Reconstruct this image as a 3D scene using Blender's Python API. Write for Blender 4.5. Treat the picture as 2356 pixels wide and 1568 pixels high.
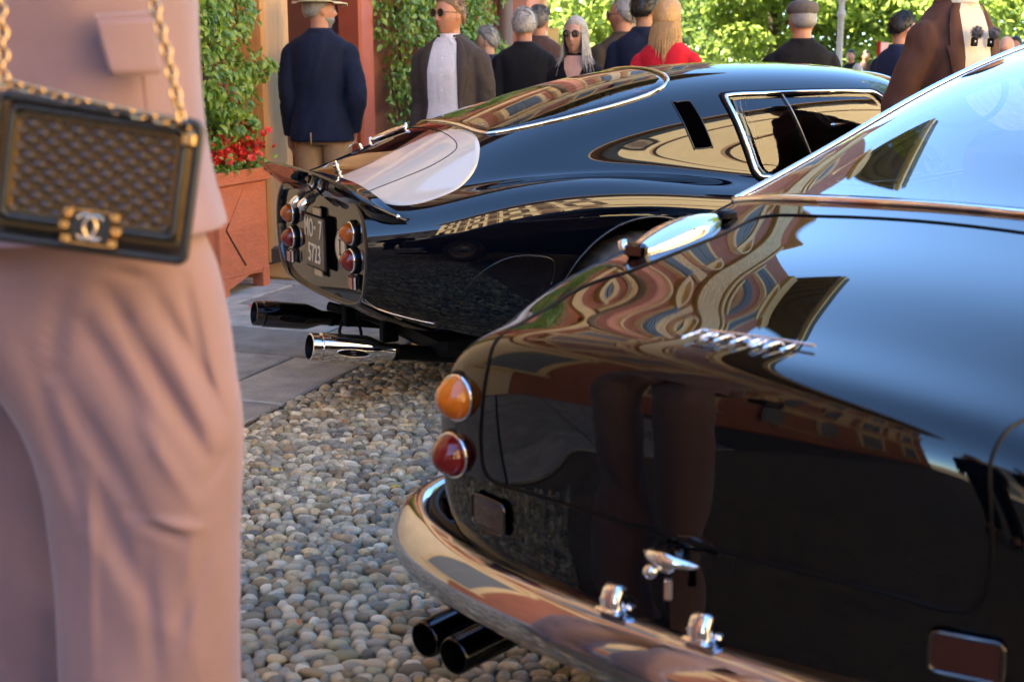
import bpy, bmesh, math, random
import numpy as np
from mathutils import Vector, Matrix, noise as mnoise
for _o in list(bpy.data.objects): bpy.data.objects.remove(_o)
SC = bpy.context.scene
COL = SC.collection
R = math.radians
rng = np.random.default_rng(7)
random.seed(7)

# ------------------------------------------------------------------ camera, sky, sun, exposure
CAM_H = 1.32
PITCH = math.atan(654 / 3000)
cam_d = bpy.data.cameras.new('camera'); cam = bpy.data.objects.new('camera', cam_d); COL.objects.link(cam)
cam.location = (0, 0, CAM_H); cam.rotation_euler = (math.pi / 2 - PITCH, 0, 0)
cam_d.sensor_width = 36; cam_d.lens = 36 * 3000 / 2356
cam_d.clip_start = .05; cam_d.clip_end = 600
cam_d.dof.use_dof = True; cam_d.dof.focus_distance = 4.75; cam_d.dof.aperture_fstop = 4.6; cam_d.dof.aperture_blades = 9
SC.camera = cam
SUN_AZ = Vector((-.98, .20, 0)).normalized(); SUN_EL = R(52)
world = bpy.data.worlds.new('World'); SC.world = world; world.use_nodes = True
wn = world.node_tree.nodes; wl = world.node_tree.links
bg = wn['Background']; sky = wn.new('ShaderNodeTexSky'); sky.sky_type = 'NISHITA'; sky.sun_disc = False
sky.sun_elevation = SUN_EL; sky.sun_rotation = math.atan2(SUN_AZ.x, SUN_AZ.y)
sky.air_density = 1.0; sky.dust_density = 0; sky.ozone_density = 9.0; sky.altitude = 4000
wl.new(sky.outputs[0], bg.inputs[0]); bg.inputs[1].default_value = .115
sun_d = bpy.data.lights.new('sun', 'SUN'); sun = bpy.data.objects.new('sun', sun_d); COL.objects.link(sun)
sun_d.energy = 4.6; sun_d.angle = R(.53); sun_d.color = (1, .93, .82)
_sd = Vector((SUN_AZ.x * math.cos(SUN_EL), SUN_AZ.y * math.cos(SUN_EL), math.sin(SUN_EL)))
sun.rotation_euler = _sd.to_track_quat('Z', 'Y').to_euler()
SC.view_settings.view_transform = 'Standard'; SC.view_settings.look = 'None'
SC.view_settings.exposure = 3.85; SC.view_settings.gamma = 1
SC.view_settings.use_white_balance = True; SC.view_settings.white_balance_temperature = 7900; SC.view_settings.white_balance_tint = 0

SC.render.engine = 'CYCLES'
SC.cycles.use_denoising = True
SC.cycles.max_bounces = 8; SC.cycles.transparent_max_bounces = 10; SC.cycles.glossy_bounces = 6
SC.cycles.sample_clamp_indirect = 6.0
SC.cycles.caustics_reflective = False; SC.cycles.caustics_refractive = False

# ------------------------------------------------------------------ materials
def lin(h):
    h = h.lstrip('#'); c = [int(h[i:i + 2], 16) / 255 for i in (0, 2, 4)]
    return tuple(x / 12.92 if x < .04045 else ((x + .055) / 1.055) ** 2.4 for x in c)
MATS = {}
def mat(name, col, rough=.6, metal=0., var=.0, scale=8., bump=0., bscale=60., coat=0., spec=.5, trans=0., ior=1.5, sheen=0., stretch=None, sss=0., per_object=0., detail=5.):
    """procedural Principled material: base colour varied by noise, optional noise relief, optional variation from object to object"""
    if name in MATS: return MATS[name]
    m = bpy.data.materials.new(name); m.use_nodes = True; MATS[name] = m
    nt = m.node_tree; N = nt.nodes; L = nt.links; b = N['Principled BSDF']
    b.inputs['Base Color'].default_value = (*col, 1); b.inputs['Roughness'].default_value = rough
    b.inputs['Metallic'].default_value = metal; b.inputs['IOR'].default_value = ior
    b.inputs['Specular IOR Level'].default_value = spec; b.inputs['Coat Weight'].default_value = coat
    b.inputs['Coat Roughness'].default_value = .01; b.inputs['Transmission Weight'].default_value = trans
    b.inputs['Sheen Weight'].default_value = sheen
    if sss: b.inputs['Subsurface Weight'].default_value = sss; b.inputs['Subsurface Scale'].default_value = .01; b.inputs['Subsurface Radius'].default_value = (1, .35, .2)
    tc = N.new('ShaderNodeTexCoord'); src = tc.outputs['Object']
    if stretch:
        mp = N.new('ShaderNodeMapping'); mp.inputs['Scale'].default_value = stretch; L.new(src, mp.inputs[0]); src = mp.outputs[0]
    colsock = None
    if var:
        nz = N.new('ShaderNodeTexNoise'); nz.inputs['Scale'].default_value = scale; nz.inputs['Detail'].default_value = detail; nz.inputs['Roughness'].default_value = .6
        L.new(src, nz.inputs['Vector'])
        cr = N.new('ShaderNodeValToRGB'); e = cr.color_ramp.elements
        e[0].position = .3; e[1].position = .7
        e[0].color = (*[max(0, c * (1 - var)) for c in col], 1); e[1].color = (*[min(1, c * (1 + var)) for c in col], 1)
        L.new(nz.outputs[0], cr.inputs[0]); colsock = cr.outputs[0]
    if per_object:
        oi = N.new('ShaderNodeObjectInfo'); hs = N.new('ShaderNodeHueSaturation')
        mr = N.new('ShaderNodeMapRange'); mr.inputs[3].default_value = 1 - per_object; mr.inputs[4].default_value = 1 + per_object
        L.new(oi.outputs['Random'], mr.inputs[0]); L.new(mr.outputs[0], hs.inputs['Value'])
        if colsock: L.new(colsock, hs.inputs['Color'])
        else: hs.inputs['Color'].default_value = (*col, 1)
        colsock = hs.outputs[0]
    if colsock: L.new(colsock, b.inputs['Base Color'])
    if bump:
        n2 = N.new('ShaderNodeTexNoise'); n2.inputs['Scale'].default_value = bscale; n2.inputs['Detail'].default_value = 4; L.new(src, n2.inputs['Vector'])
        bp = N.new('ShaderNodeBump'); bp.inputs['Strength'].default_value = bump; bp.inputs['Distance'].default_value = .02
        L.new(n2.outputs[0], bp.inputs['Height']); L.new(bp.outputs[0], b.inputs['Normal'])
    return m

def leaf_mat(name, c1, c2, transl=.45, rough=.4, spec=.5):
    m = bpy.data.materials.new(name); m.use_nodes = True; MATS[name] = m
    nt = m.node_tree; N = nt.nodes; L = nt.links; b = N['Principled BSDF']; out = N['Material Output']
    at = N.new('ShaderNodeAttribute'); at.attribute_name = 'shade'
    oi = N.new('ShaderNodeObjectInfo'); ad = N.new('ShaderNodeMath'); ad.operation = 'ADD'; fr = N.new('ShaderNodeMath'); fr.operation = 'FRACT'
    L.new(at.outputs['Fac'], ad.inputs[0]); L.new(oi.outputs['Random'], ad.inputs[1]); L.new(ad.outputs[0], fr.inputs[0])
    cr = N.new('ShaderNodeValToRGB'); cr.color_ramp.elements[0].color = (*c1, 1); cr.color_ramp.elements[1].color = (*c2, 1)
    L.new(fr.outputs[0], cr.inputs[0]); L.new(cr.outputs[0], b.inputs['Base Color'])
    b.inputs['Roughness'].default_value = rough; b.inputs['Specular IOR Level'].default_value = spec
    tr = N.new('ShaderNodeBsdfTranslucent'); mx = N.new('ShaderNodeMixShader'); mx.inputs[0].default_value = transl
    hs = N.new('ShaderNodeHueSaturation'); hs.inputs['Value'].default_value = 1.6; hs.inputs['Hue'].default_value = .495
    L.new(cr.outputs[0], hs.inputs['Color']); L.new(hs.outputs[0], tr.inputs[0])
    L.new(b.outputs[0], mx.inputs[1]); L.new(tr.outputs[0], mx.inputs[2]); L.new(mx.outputs[0], out.inputs[0])
    return m

def glass_mat(name, tint=(.9, .93, .92), refl_ior=1.5, rough=0.):
    """thin pane: mirror reflection by Fresnel, otherwise see-through"""
    m = bpy.data.materials.new(name); m.use_nodes = True; MATS[name] = m
    nt = m.node_tree; N = nt.nodes; L = nt.links; out = N['Material Output']; N.remove(N['Principled BSDF'])
    fr = N.new('ShaderNodeFresnel'); fr.inputs[0].default_value = refl_ior
    mu = N.new('ShaderNodeMath'); mu.operation = 'MULTIPLY'; mu.inputs[1].default_value = 2.1; mu.use_clamp = True
    gl = N.new('ShaderNodeBsdfGlossy'); gl.inputs['Roughness'].default_value = rough
    tp = N.new('ShaderNodeBsdfTransparent'); tp.inputs[0].default_value = (*tint, 1)
    mx = N.new('ShaderNodeMixShader'); L.new(fr.outputs[0], mu.inputs[0]); L.new(mu.outputs[0], mx.inputs[0])
    L.new(tp.outputs[0], mx.inputs[1]); L.new(gl.outputs[0], mx.inputs[2]); L.new(mx.outputs[0], out.inputs[0])
    return m

PAINT = mat('black_blue_car_paint', (.0014, .0020, .0050), rough=.012, coat=0., ior=1.66)
PAINT_GT = mat('black_car_paint', (.0009, .0011, .0018), rough=.012, ior=1.5)
CHROME = mat('chrome', (.82, .82, .84), rough=.035, metal=1.)
BCHROME = mat('bumper_chrome', (.47, .50, .56), rough=.05, metal=1.)
DCHROME = mat('dark_chrome', (.10, .095, .10), rough=.10, metal=1.)
RUBBER = mat('tyre_rubber', (.060, .052, .045), rough=.6, var=.3, scale=20)
BLACK = mat('matte_black', (.0015, .0015, .002), rough=.5, spec=.15)
GLASS = glass_mat('car_glass')
DGLASS = glass_mat('dark_window_glass', (.25, .28, .28))
WHITE_PAINT = mat('white_roundel_paint', (.52, .51, .475), rough=.2, coat=1.)
AMBER = mat('amber_lens', (.85, .22, .012), rough=.08, coat=.6, trans=.25, sss=.2)
AMBER_SHADED = mat('shaded_amber_lens', (.50, .11, .008), rough=.08, coat=.6, trans=.25)  # amber with the spoiler's shade put into its colour
REDLENS = mat('red_lens', (.22, .006, .008), rough=.08, coat=.6, trans=.2)
PLATE = mat('plate_black', (.02, .018, .016), rough=.35, coat=.3)
PLATE_INK = mat('plate_cream_characters', (.75, .68, .55), rough=.5)
ALU = mat('bare_steel', (.35, .35, .36), rough=.3, metal=1.)

# ------------------------------------------------------------------ mesh helpers
def link(o, parent=None):
    COL.objects.link(o)
    if parent is not None: o.parent = parent
    return o
def tag(o, label=None, cat=None, group=None, kind=None):
    if label: o['label'] = label
    if cat: o['category'] = cat
    if group: o['group'] = group
    if kind: o['kind'] = kind
    return o
def thing(name, label, cat, loc=(0, 0, 0), rz=0., group=None):
    o = bpy.data.objects.new(name, None); o.empty_display_size = .1; link(o)
    o.location = loc; o.rotation_euler = (0, 0, rz)
    return tag(o, label, cat, group)
class MB:
    """collects vertices and faces of ONE object"""
    def __init__(s): s.v = []; s.f = []; s.m = []; s.n = 0; s.mi = 0
    def add(s, v, f):
        v = np.asarray(v, float).reshape(-1, 3)
        s.v.append(v); s.f.extend([tuple(int(i) + s.n for i in q) for q in f]); s.m.extend([s.mi] * len(f)); s.n += len(v); return s
    def box(s, c, size, ch=0., rz=0., M=None):
        hx, hy, hz = [q / 2 for q in size]
        if ch <= 0:
            v = [(a * hx, b * hy, d * hz) for d in (-1, 1) for b in (-1, 1) for a in (-1, 1)]
            f = [(0, 2, 3, 1), (4, 5, 7, 6), (0, 1, 5, 4), (2, 6, 7, 3), (0, 4, 6, 2), (1, 3, 7, 5)]
        else:
            ch = min(ch, hx * .9, hy * .9, hz * .9); v = []; f = []
            rings = [(-hz, ch), (-hz + ch, 0), (hz - ch, 0), (hz, ch)]
            for z, i in rings:
                a, b = hx - i, hy - i; k = ch
                v += [(-a + k, -b, z), (a - k, -b, z), (a, -b + k, z), (a, b - k, z), (a - k, b, z), (-a + k, b, z), (-a, b - k, z), (-a, -b + k, z)]
            for r in range(3):
                for i in range(8):
                    j = (i + 1) % 8; f.append((r * 8 + i, r * 8 + j, r * 8 + 8 + j, r * 8 + 8 + i))
            f.append(tuple(range(7, -1, -1))); f.append(tuple(range(24, 32)))
        v = np.array(v)
        if M is not None: v = v @ np.array(M).T
        if rz:
            cz, sz = math.cos(rz), math.sin(rz); v = np.stack([v[:, 0] * cz - v[:, 1] * sz, v[:, 0] * sz + v[:, 1] * cz, v[:, 2]], 1)
        return s.add(v + np.array(c), f)
    def grid(s, P, close_u=False, close_v=False, flip=False):
        P = np.asarray(P, float); n, m = P.shape[:2]; f = []
        for i in range(n if close_u else n - 1):
            for j in range(m if close_v else m - 1):
                a, b, c, d = i * m + j, ((i + 1) % n) * m + j, ((i + 1) % n) * m + (j + 1) % m, i * m + (j + 1) % m
                f.append((a, d, c, b) if flip else (a, b, c, d))
        return s.add(P, f)
    def tube(s, path, r, n=10, closed=False, cap=True, up=(0, 0, 1)):
        path = np.asarray(path, float); k = len(path); r = np.broadcast_to(np.asarray(r, float), (k,))
        t = np.roll(path, -1, 0) - np.roll(path, 1, 0) if closed else np.gradient(path, axis=0)
        t /= np.linalg.norm(t, axis=1)[:, None] + 1e-12
        u = np.array(up, float)
        if abs(t[0] @ u) > .9: u = np.array([1., 0, 0])
        rings = []; a = np.linspace(0, 2 * np.pi, n, endpoint=False)
        for i in range(k):
            u = u - t[i] * (u @ t[i]); u /= np.linalg.norm(u) + 1e-12; w = np.cross(t[i], u)
            rings.append(path[i] + r[i] * (np.cos(a)[:, None] * u + np.sin(a)[:, None] * w))
        P = np.array(rings); b0 = s.n
        s.grid(P, close_u=closed, close_v=True, flip=True)
        if cap and not closed:
            s.f.append(tuple(b0 + i for i in range(n))); s.f.append(tuple(b0 + (k - 1) * n + i for i in range(n - 1, -1, -1))); s.m += [s.mi] * 2
        return s
    def lathe(s, prof, n=24, o=(0, 0, 0), ax=(0, 0, 1), capped=False):
        """profile of (radius, height) turned about ax through o"""
        ax = np.array(ax, float); ax /= np.linalg.norm(ax); u = np.array([1., 0, 0]) if abs(ax[0]) < .9 else np.array([0, 1., 0])
        u = u - ax * (u @ ax); u /= np.linalg.norm(u); w = np.cross(ax, u); a = np.linspace(0, 2 * np.pi, n, endpoint=False)
        P = np.array([np.array(o) + ax * h + r * (np.cos(a)[:, None] * u + np.sin(a)[:, None] * w) for r, h in prof])
        return s.grid(P, close_v=True, flip=True)
    def build(s, name, mats, parent=None, smooth=True, attr=None):
        me = bpy.data.meshes.new(name)
        v = np.concatenate(s.v) if s.v else np.zeros((0, 3))
        me.from_pydata(v.tolist(), [], s.f)
        ml = mats if isinstance(mats, (list, tuple)) else [mats]
        for q in ml: me.materials.append(q)
        if len(ml) > 1: me.polygons.foreach_set('material_index', s.m)
        if smooth: me.polygons.foreach_set('use_smooth', [True] * len(me.polygons))
        if smooth == 'auto': me.set_sharp_from_angle(angle=R(35))
        if attr is not None:
            a = me.attributes.new('shade', 'FLOAT', 'FACE'); a.data.foreach_set('value', attr)
        me.update(); o = bpy.data.objects.new(name, me); return link(o, parent)
def inst(name, me, parent, loc, rot=(0, 0, 0), sc=(1, 1, 1)):
    o = bpy.data.objects.new(name, me); link(o, parent); o.location = loc; o.rotation_euler = rot; o.scale = sc; return o
def modified(o, mods):
    """apply modifiers [(type, {prop: val})] and keep the evaluated mesh"""
    for t, kw in mods:
        md = o.modifiers.new(t, t)
        for k, v in kw.items(): setattr(md, k, v)
    dg = bpy.context.evaluated_depsgraph_get(); me = bpy.data.meshes.new_from_object(o.evaluated_get(dg)); o.modifiers.clear()
    old = o.data; o.data = me; bpy.data.meshes.remove(old); return o
def text_mesh(name, txt, size, depth, mat_, parent, loc, rot, shear=0., sx=1., align='CENTER', spacing=1.):
    cu = bpy.data.curves.new(name, 'FONT'); cu.body = txt; cu.size = size; cu.extrude = depth; cu.align_x = align; cu.align_y = 'CENTER'; cu.shear = shear; cu.space_character = spacing
    cu.resolution_u = 3
    t = bpy.data.objects.new(name + '_tmp', cu); COL.objects.link(t)
    dg = bpy.context.evaluated_depsgraph_get(); me = bpy.data.meshes.new_from_object(t.evaluated_get(dg)); me.name = name
    bpy.data.objects.remove(t); bpy.data.curves.remove(cu)
    me.materials.clear(); me.materials.append(mat_)
    o = bpy.data.objects.new(name, me); link(o, parent); o.location = loc; o.rotation_euler = rot; o.scale = (sx, 1, 1); return o

# ------------------------------------------------------------------ smooth surfaces (clamped cubic B-splines)
def basis(n, t, k=3):
    kn = np.concatenate([np.zeros(k), np.linspace(0, 1, n - k + 1), np.ones(k)]); t = np.clip(np.asarray(t, float), 0, 1 - 1e-9)
    B = ((t[:, None] >= kn[None, :-1]) & (t[:, None] < kn[None, 1:])).astype(float)
    for p in range(1, k + 1):
        d1 = kn[p:-1] - kn[:-p - 1]; d2 = kn[p + 1:] - kn[1:-p]
        a = np.where(d1 > 0, (t[:, None] - kn[None, :-p - 1]) / np.where(d1 > 0, d1, 1), 0)
        c = np.where(d2 > 0, (kn[None, p + 1:] - t[:, None]) / np.where(d2 > 0, d2, 1), 0)
        B = a * B[:, :-1] + c * B[:, 1:]
    return B
def curve(pts, n=60, closed=False):
    """smooth Catmull-Rom curve through pts"""
    p = np.asarray(pts, float); k = len(p); out = []
    seg = k if closed else k - 1; per = max(2, n // seg)
    for i in range(seg):
        g = (lambda j: p[j % k]) if closed else (lambda j: p[min(max(j, 0), k - 1)])
        a, b, c, d = g(i - 1), g(i), g(i + 1), g(i + 2)
        for t in np.linspace(0, 1, per, endpoint=False):
            out.append(.5 * ((2 * b) + (-a + c) * t + (2 * a - 5 * b + 4 * c - d) * t * t + (-a + 3 * b - 3 * c + d) * t ** 3))
    if not closed: out.append(p[-1])
    return np.array(out)
def inside(poly, pts):
    poly = np.asarray(poly); x, y = pts[:, 0], pts[:, 1]; r = np.zeros(len(pts), bool); j = len(poly) - 1
    for i in range(len(poly)):
        xi, yi = poly[i]; xj, yj = poly[j]
        if yi != yj:
            c = ((yi > y) != (yj > y)) & (x < (xj - xi) * (y - yi) / (yj - yi) + xi); r ^= c
        j = i
    return r
class Surf:
    def __init__(s, net):
        s.net = np.asarray(net, float); s.n, s.m = s.net.shape[:2]
        g = np.linspace(0, 1, 241); s.gu = g; h = np.linspace(0, 1, 321); s.gv = h; s.G = s.ev_grid(g, h)
    def ev_grid(s, us, vs): return np.einsum('ai,bj,ijk->abk', basis(s.n, us), basis(s.m, vs), s.net)
    def ev(s, u, v):
        return np.einsum('ai,aj,ijk->ak', basis(s.n, u), basis(s.m, v), s.net)
    def nrm(s, u, v):
        e = 1e-3; u = np.clip(u, e, 1 - e); v = np.clip(v, e, 1 - e)
        n = np.cross(s.ev(u + e, v) - s.ev(u - e, v), s.ev(u, v + e) - s.ev(u, v - e)); return n / (np.linalg.norm(n, axis=1)[:, None] + 1e-12)
    def solve(s, ab, axes, mask):
        """(u,v) where the coordinates `axes` equal ab; mask(P)->bool picks the side"""
        ab = np.asarray(ab, float); ok = mask(s.G); ii, jj = np.nonzero(ok); Q = s.G[ii, jj][:, axes]
        u = np.empty(len(ab)); v = np.empty(len(ab))
        for k, p in enumerate(ab):
            q = np.argmin(((Q - p) ** 2).sum(1)); u[k] = s.gu[ii[q]]; v[k] = s.gv[jj[q]]
        e = 1e-4
        for _ in range(6):
            f = s.ev(u, v)[:, axes] - ab; uu = np.clip(u, e, 1 - e); vv = np.clip(v, e, 1 - e)
            du = ((s.ev(uu + e, vv) - s.ev(uu - e, vv)) / (2 * e))[:, axes]; dv = ((s.ev(uu, vv + e) - s.ev(uu, vv - e)) / (2 * e))[:, axes]
            det = du[:, 0] * dv[:, 1] - du[:, 1] * dv[:, 0]; det = np.where(np.abs(det) < 1e-6, 1e-6, det)
            a = (f[:, 0] * dv[:, 1] - f[:, 1] * dv[:, 0]) / det; b = (du[:, 0] * f[:, 1] - du[:, 1] * f[:, 0]) / det
            u = np.clip(u - np.clip(a, -.03, .03), 0, 1); v = np.clip(v - np.clip(b, -.03, .03), 0, 1)
        return u, v
    def on(s, ab, axes, mask, off=0.):
        u, v = s.solve(ab, axes, mask); p = s.ev(u, v); n = s.nrm(u, v)
        return p + n * (off * s.sign), n * s.sign
    sign = 1.
    def patch(s, poly, axes, mask, off=.002, rings=10, thick=.003):
        """a skin of the surface bounded by a closed curve (star shaped), lying `off` proud, with an edge going down"""
        poly = np.asarray(poly); c = poly.mean(0); fr = np.linspace(0, 1, rings + 1)[1:]
        pts = np.concatenate([c + f * (poly - c) for f in fr]); p, n = s.on(pts, axes, mask, off)
        k = len(poly); pc, nc = s.on(np.array([c]), axes, mask, off)
        edge = p[-k:] - n[-k:] * (off + thick)
        V = np.concatenate([pc, p, edge]); F = [(0, 1 + i, 1 + (i + 1) % k) for i in range(k)]
        for r in range(rings):
            a = 1 + r * k; F += [(a + i, a + k + i, a + k + (i + 1) % k, a + (i + 1) % k) for i in range(k)]
        return V, F

def orient(V, F, ref):
    """flip faces so that the first face looks along ref"""
    V = np.asarray(V); a, b, c = F[len(F) // 2][:3]; n = np.cross(V[b] - V[a], V[c] - V[a])
    return F if n @ np.asarray(ref) > 0 else [tuple(reversed(q)) for q in F]

# ------------------------------------------------------------------ street frame: X along the left facade, -Y out to the street
A0 = np.array([-2.13, 7.34]); E_ = np.array([.3446, .9388]); N_ = np.array([.9388, -.3446]); ST_RZ = math.atan2(E_[1], E_[0])
def st(t, o, z=0.): q = A0 + E_ * t + N_ * o; return (q[0], q[1], z)

# ------------------------------------------------------------------ ground, paving, cobbles
M_DIRT = mat('cobble_bed_dirt', (.13, .105, .075), rough=.95, var=.35, scale=14, bump=.5, bscale=120)
M_SLAB = mat('grey_stone_slab', (.33, .315, .275), rough=.7, var=.30, scale=7, bump=.4, bscale=90, per_object=.34, detail=8)
M_STONE = [mat('cobble_' + n, (c[0], c[1] * .98, c[2] * .88), rough=.72, spec=.3, var=.3, scale=60, bump=.35, bscale=160, per_object=.42, detail=6) for n, c in
           (('grey', (.42, .375, .29)), ('blue_grey', (.27, .255, .225)), ('tan', (.50, .385, .24)), ('brown', (.32, .235, .15)), ('pale', (.60, .54, .43)), ('green_grey', (.31, .29, .20)))]
g = MB().grid([[(-300, -300, -.019), (-300, 300, -.019)], [(300, -300, -.019), (300, 300, -.019)]], flip=True).build('ground', M_DIRT, smooth=False); tag(g, kind='structure')

pav = thing('pavement', None, None, (*A0, 0), ST_RZ); tag(pav, kind='structure')
MB().grid([[(-18, -2.0, -.014), (-18, 0, -.014)], [(7, -2.0, -.014), (7, 0, -.014)]], flip=True).build('mortar_bed', mat('mortar', (.045, .042, .036), rough=.95, var=.3, scale=30), pav, smooth=False)
rs = random.Random(3); x = -6.5
rows = [(-6.5 + i * .7, .69) for i in range(5)]
edges = [-3.0, -2.62, -2.16, -1.86, -1.12, -.62, -.1, .55, 1.2, 1.75, 2.4, 3.1, 3.7, 4.4, 5.2, 6.1, 7.0]
rows += [(a, b - a) for a, b in zip(edges[:-1], edges[1:])]
for k, (x0, w) in enumerate(rows):
    cut = [0, .62 + .5 * rs.random(), 2.0] if k % 2 else [0, 1.25 + .4 * rs.random(), 2.0]
    for a, b in zip(cut[:-1], cut[1:]):
        j = .012 + .010 * rs.random(); dz = rs.uniform(-.004, .004)
        MB().box((x0 + w / 2, -(a + b) / 2, -.03 + dz), (w - j, b - a - j, .06), .006).build('slab', M_SLAB, pav, smooth='auto')

# the cobbles: flat river pebbles set in rows, largest in view are single stones
def pebble(seed):
    r = random.Random(seed); n, m = 6, 9; P = []
    for i in range(n + 1):
        ph = math.pi * i / n; ring = []
        for j in range(m):
            th = 2 * math.pi * j / m; s = math.sin(ph)
            q = 1 + .20 * mnoise.noise(Vector((s * math.cos(th) * 1.3 + seed * 9.1, s * math.sin(th) * 1.3, math.cos(ph) * 1.3)))
            ring.append((math.copysign(abs(s * math.cos(th)) ** .85, math.cos(th)) * q, math.copysign(abs(s * math.sin(th)) ** .85, math.sin(th)) * q, math.cos(ph) * q * .9))
        P.append(ring)
    return np.array(P)
PEB = [pebble(i) for i in range(14)]
cob = thing('cobblestone_paving', None, None, (0, 0, 0)); tag(cob, kind='structure')
stones = []; rc = random.Random(5); sp = .037
for row in range(-2, 300):
    yy = 2.1 + row * sp * .70
    if yy > 6.7: break
    xx = -1.75 + (row % 2) * sp * .55 + rc.uniform(-.01, .01)
    while xx < .95:
        sx = rc.uniform(.6, 1.3) if rc.random() < .85 else rc.uniform(1.3, 1.9)
        px_, py_ = xx + sp * sx * .5 + rc.uniform(-.004, .004), yy + rc.uniform(-.009, .009) + .012 * math.sin(xx * 7 + row * .3)
        xx += sp * sx * 1.10
        off = (np.array([px_, py_]) - A0) @ N_
        if off < 2.015: continue
        if px_ > .45 and py_ > 3.2: continue
        stones.append((px_, py_, -.012 + rc.uniform(-.005, .005), sp * sx * .57, sp * rc.uniform(.38, .54), rc.uniform(.014, .022), rc.uniform(-.4, .4) if rc.random() < .85 else rc.uniform(-1.6, 1.6), rc.uniform(-.35, .15), rc.randrange(14), rc.choices(range(6), (30, 22, 14, 9, 12, 10))[0]))
def in_view(s):
    x, y, z = s[0], s[1], 0 - CAM_H; cp, sn = math.cos(PITCH), math.sin(PITCH); d = y * cp - z * sn; u = 1178 + 3000 * x / d; v = 784 - 3000 * (y * sn + z * cp) / d
    return 565 < u < 1150 and 830 < v < 1568 and not (u > 930 and v > 1150 + (u - 930) * .5 and v < 1420 + (u - 930) * .1) and not (u > 1030 and v < 1160), v
near = sorted([s for s in stones if in_view(s)[0]], key=lambda s: s[1])[:300]; nearset = set(id(s) for s in near)
peb_me = {}
for s in near:
    k = (s[8], s[9])
    if k not in peb_me:
        o = MB().grid(PEB[s[8]], close_v=True, flip=True).build('cobble', M_STONE[s[9]], cob); peb_me[k] = o.data; bpy.data.objects.remove(o)
    inst('cobble', peb_me[k], cob, s[:3], (s[7], 0, s[6]), (s[3], s[4], s[5]))
for mi in range(6):
    mb = MB()
    for s in stones:
        if s[9] != mi or id(s) in nearset: continue
        p = PEB[s[8]].reshape(-1, 3) * np.array([s[3], s[4], s[5]]); cx_, sx_ = math.cos(s[7]), math.sin(s[7]); cz, sz = math.cos(s[6]), math.sin(s[6])
        p = np.stack([p[:, 0], p[:, 1] * cx_ - p[:, 2] * sx_, p[:, 1] * sx_ + p[:, 2] * cx_], 1); p = np.stack([p[:, 0] * cz - p[:, 1] * sz, p[:, 0] * sz + p[:, 1] * cz, p[:, 2]], 1)
        mb.grid((p + np.array(s[:3])).reshape(PEB[0].shape), close_v=True, flip=True)
    M2 = mat('cobble_bulk_%d' % mi, (.27, .26, .245), rough=.55) if False else None
    b = M_STONE[mi].copy(); b.name = 'cobble_bulk_%d' % mi
    nt = b.node_tree
    for n in list(nt.nodes):
        if n.type == 'OBJECT_INFO':
            ge = nt.nodes.new('ShaderNodeNewGeometry')
            for l in list(n.outputs['Random'].links): nt.links.new(ge.outputs['Random Per Island'], l.to_socket)
    tag(mb.build('cobble_bulk', b, cob), kind='stuff')

# fallen leaves and petals on the stones
def leaf_shape(l=1., w=.45, fold=.12, curl=.1):
    P = []
    for i, t in enumerate((0, .25, .55, .8, 1.)):
        h = w * (0, .85, 1., .62, 0)[i] * .5; z = -curl * (t - .5) ** 2 * 2
        P.append([(-h, t * l, z + fold * h), (0, t * l, z), (h, t * l, z + fold * h)])
    return np.array(P)
M_FALL = {n: mat('fallen_' + n, c, rough=.6, var=.2, scale=80) for n, c in (('yellow', (.62, .40, .06)), ('orange', (.45, .16, .04)), ('red', (.65, .04, .03)), ('green', (.14, .26, .04)))}
for k, (c, lab, x, y, z, l, a) in enumerate([('yellow', 'yellow fallen leaf on the cobbles left of the red tail light', -.335, 3.86, .016, .05, 1.9), ('orange', 'orange-brown leaf on the cobbles by the pink trousers, lower edge of photo', -.70, 3.05, .018, .04, .8),
        ('orange', 'small orange petal on cobbles near the slab pavement', -.86, 4.55, .014, .03, 2.2), ('orange', 'orange petal in middle of cobbles above the black exhaust pipes', -.50, 2.86, .018, .028, .3),
        ('green', 'small green leaf among cobbles beside the pink trousers', -.80, 3.55, .016, .04, 1.2), ('yellow', 'yellow-green leaf among the cobbles halfway along the trousers', -.75, 4.05, .016, .04, 2.6),
        ('orange', 'orange leaf among the far cobbles below the chrome exhaust tip', -.62, 4.62, .012, .028, .1), ('red', 'red flower petal lying on the slabs by the planter', -1.385, 6.86, .012, .055, .6)]):
    o = MB().grid(leaf_shape(l, l * .55, .3, .02)).build('fallen_leaf' if c != 'red' else 'fallen_petal', M_FALL[c]); o.location = (x, y, z); o.rotation_euler = (.12, .1, a)
    tag(o, lab, 'leaf' if c != 'red' else 'petal', 'fallen leaves on the ground')

# ------------------------------------------------------------------ left building (terracotta, cream dressings, wide eave)
M_TERRA = mat('terracotta_render', (.31, .115, .078), rough=.85, var=.16, scale=2.5, bump=.15, bscale=40)
M_CREAM = mat('cream_plaster', (.62, .45, .26), rough=.8, var=.12, scale=3, bump=.1, bscale=50)
M_BEIGE0 = mat('beige_stone_cladding', (.60, .48, .33), rough=.7, var=.1, scale=2)
M_ORN = mat('carved_cream_relief', (.58, .42, .24), rough=.8, var=.35, scale=9, bump=1., bscale=13)
M_SOFFIT = mat('dark_soffit_timber', (.10, .078, .068), rough=.8, var=.3, scale=6, stretch=(1, 8, 1))
M_SLATE = mat('dark_roof_tile', (.09, .085, .08), rough=.8, var=.3, scale=8)
M_SHUT = mat('blue_grey_shutter', (.14, .17, .22), rough=.6)
M_BROWN = mat('brown_plaster', (.30, .19, .12), rough=.8, var=.12, scale=3)
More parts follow.
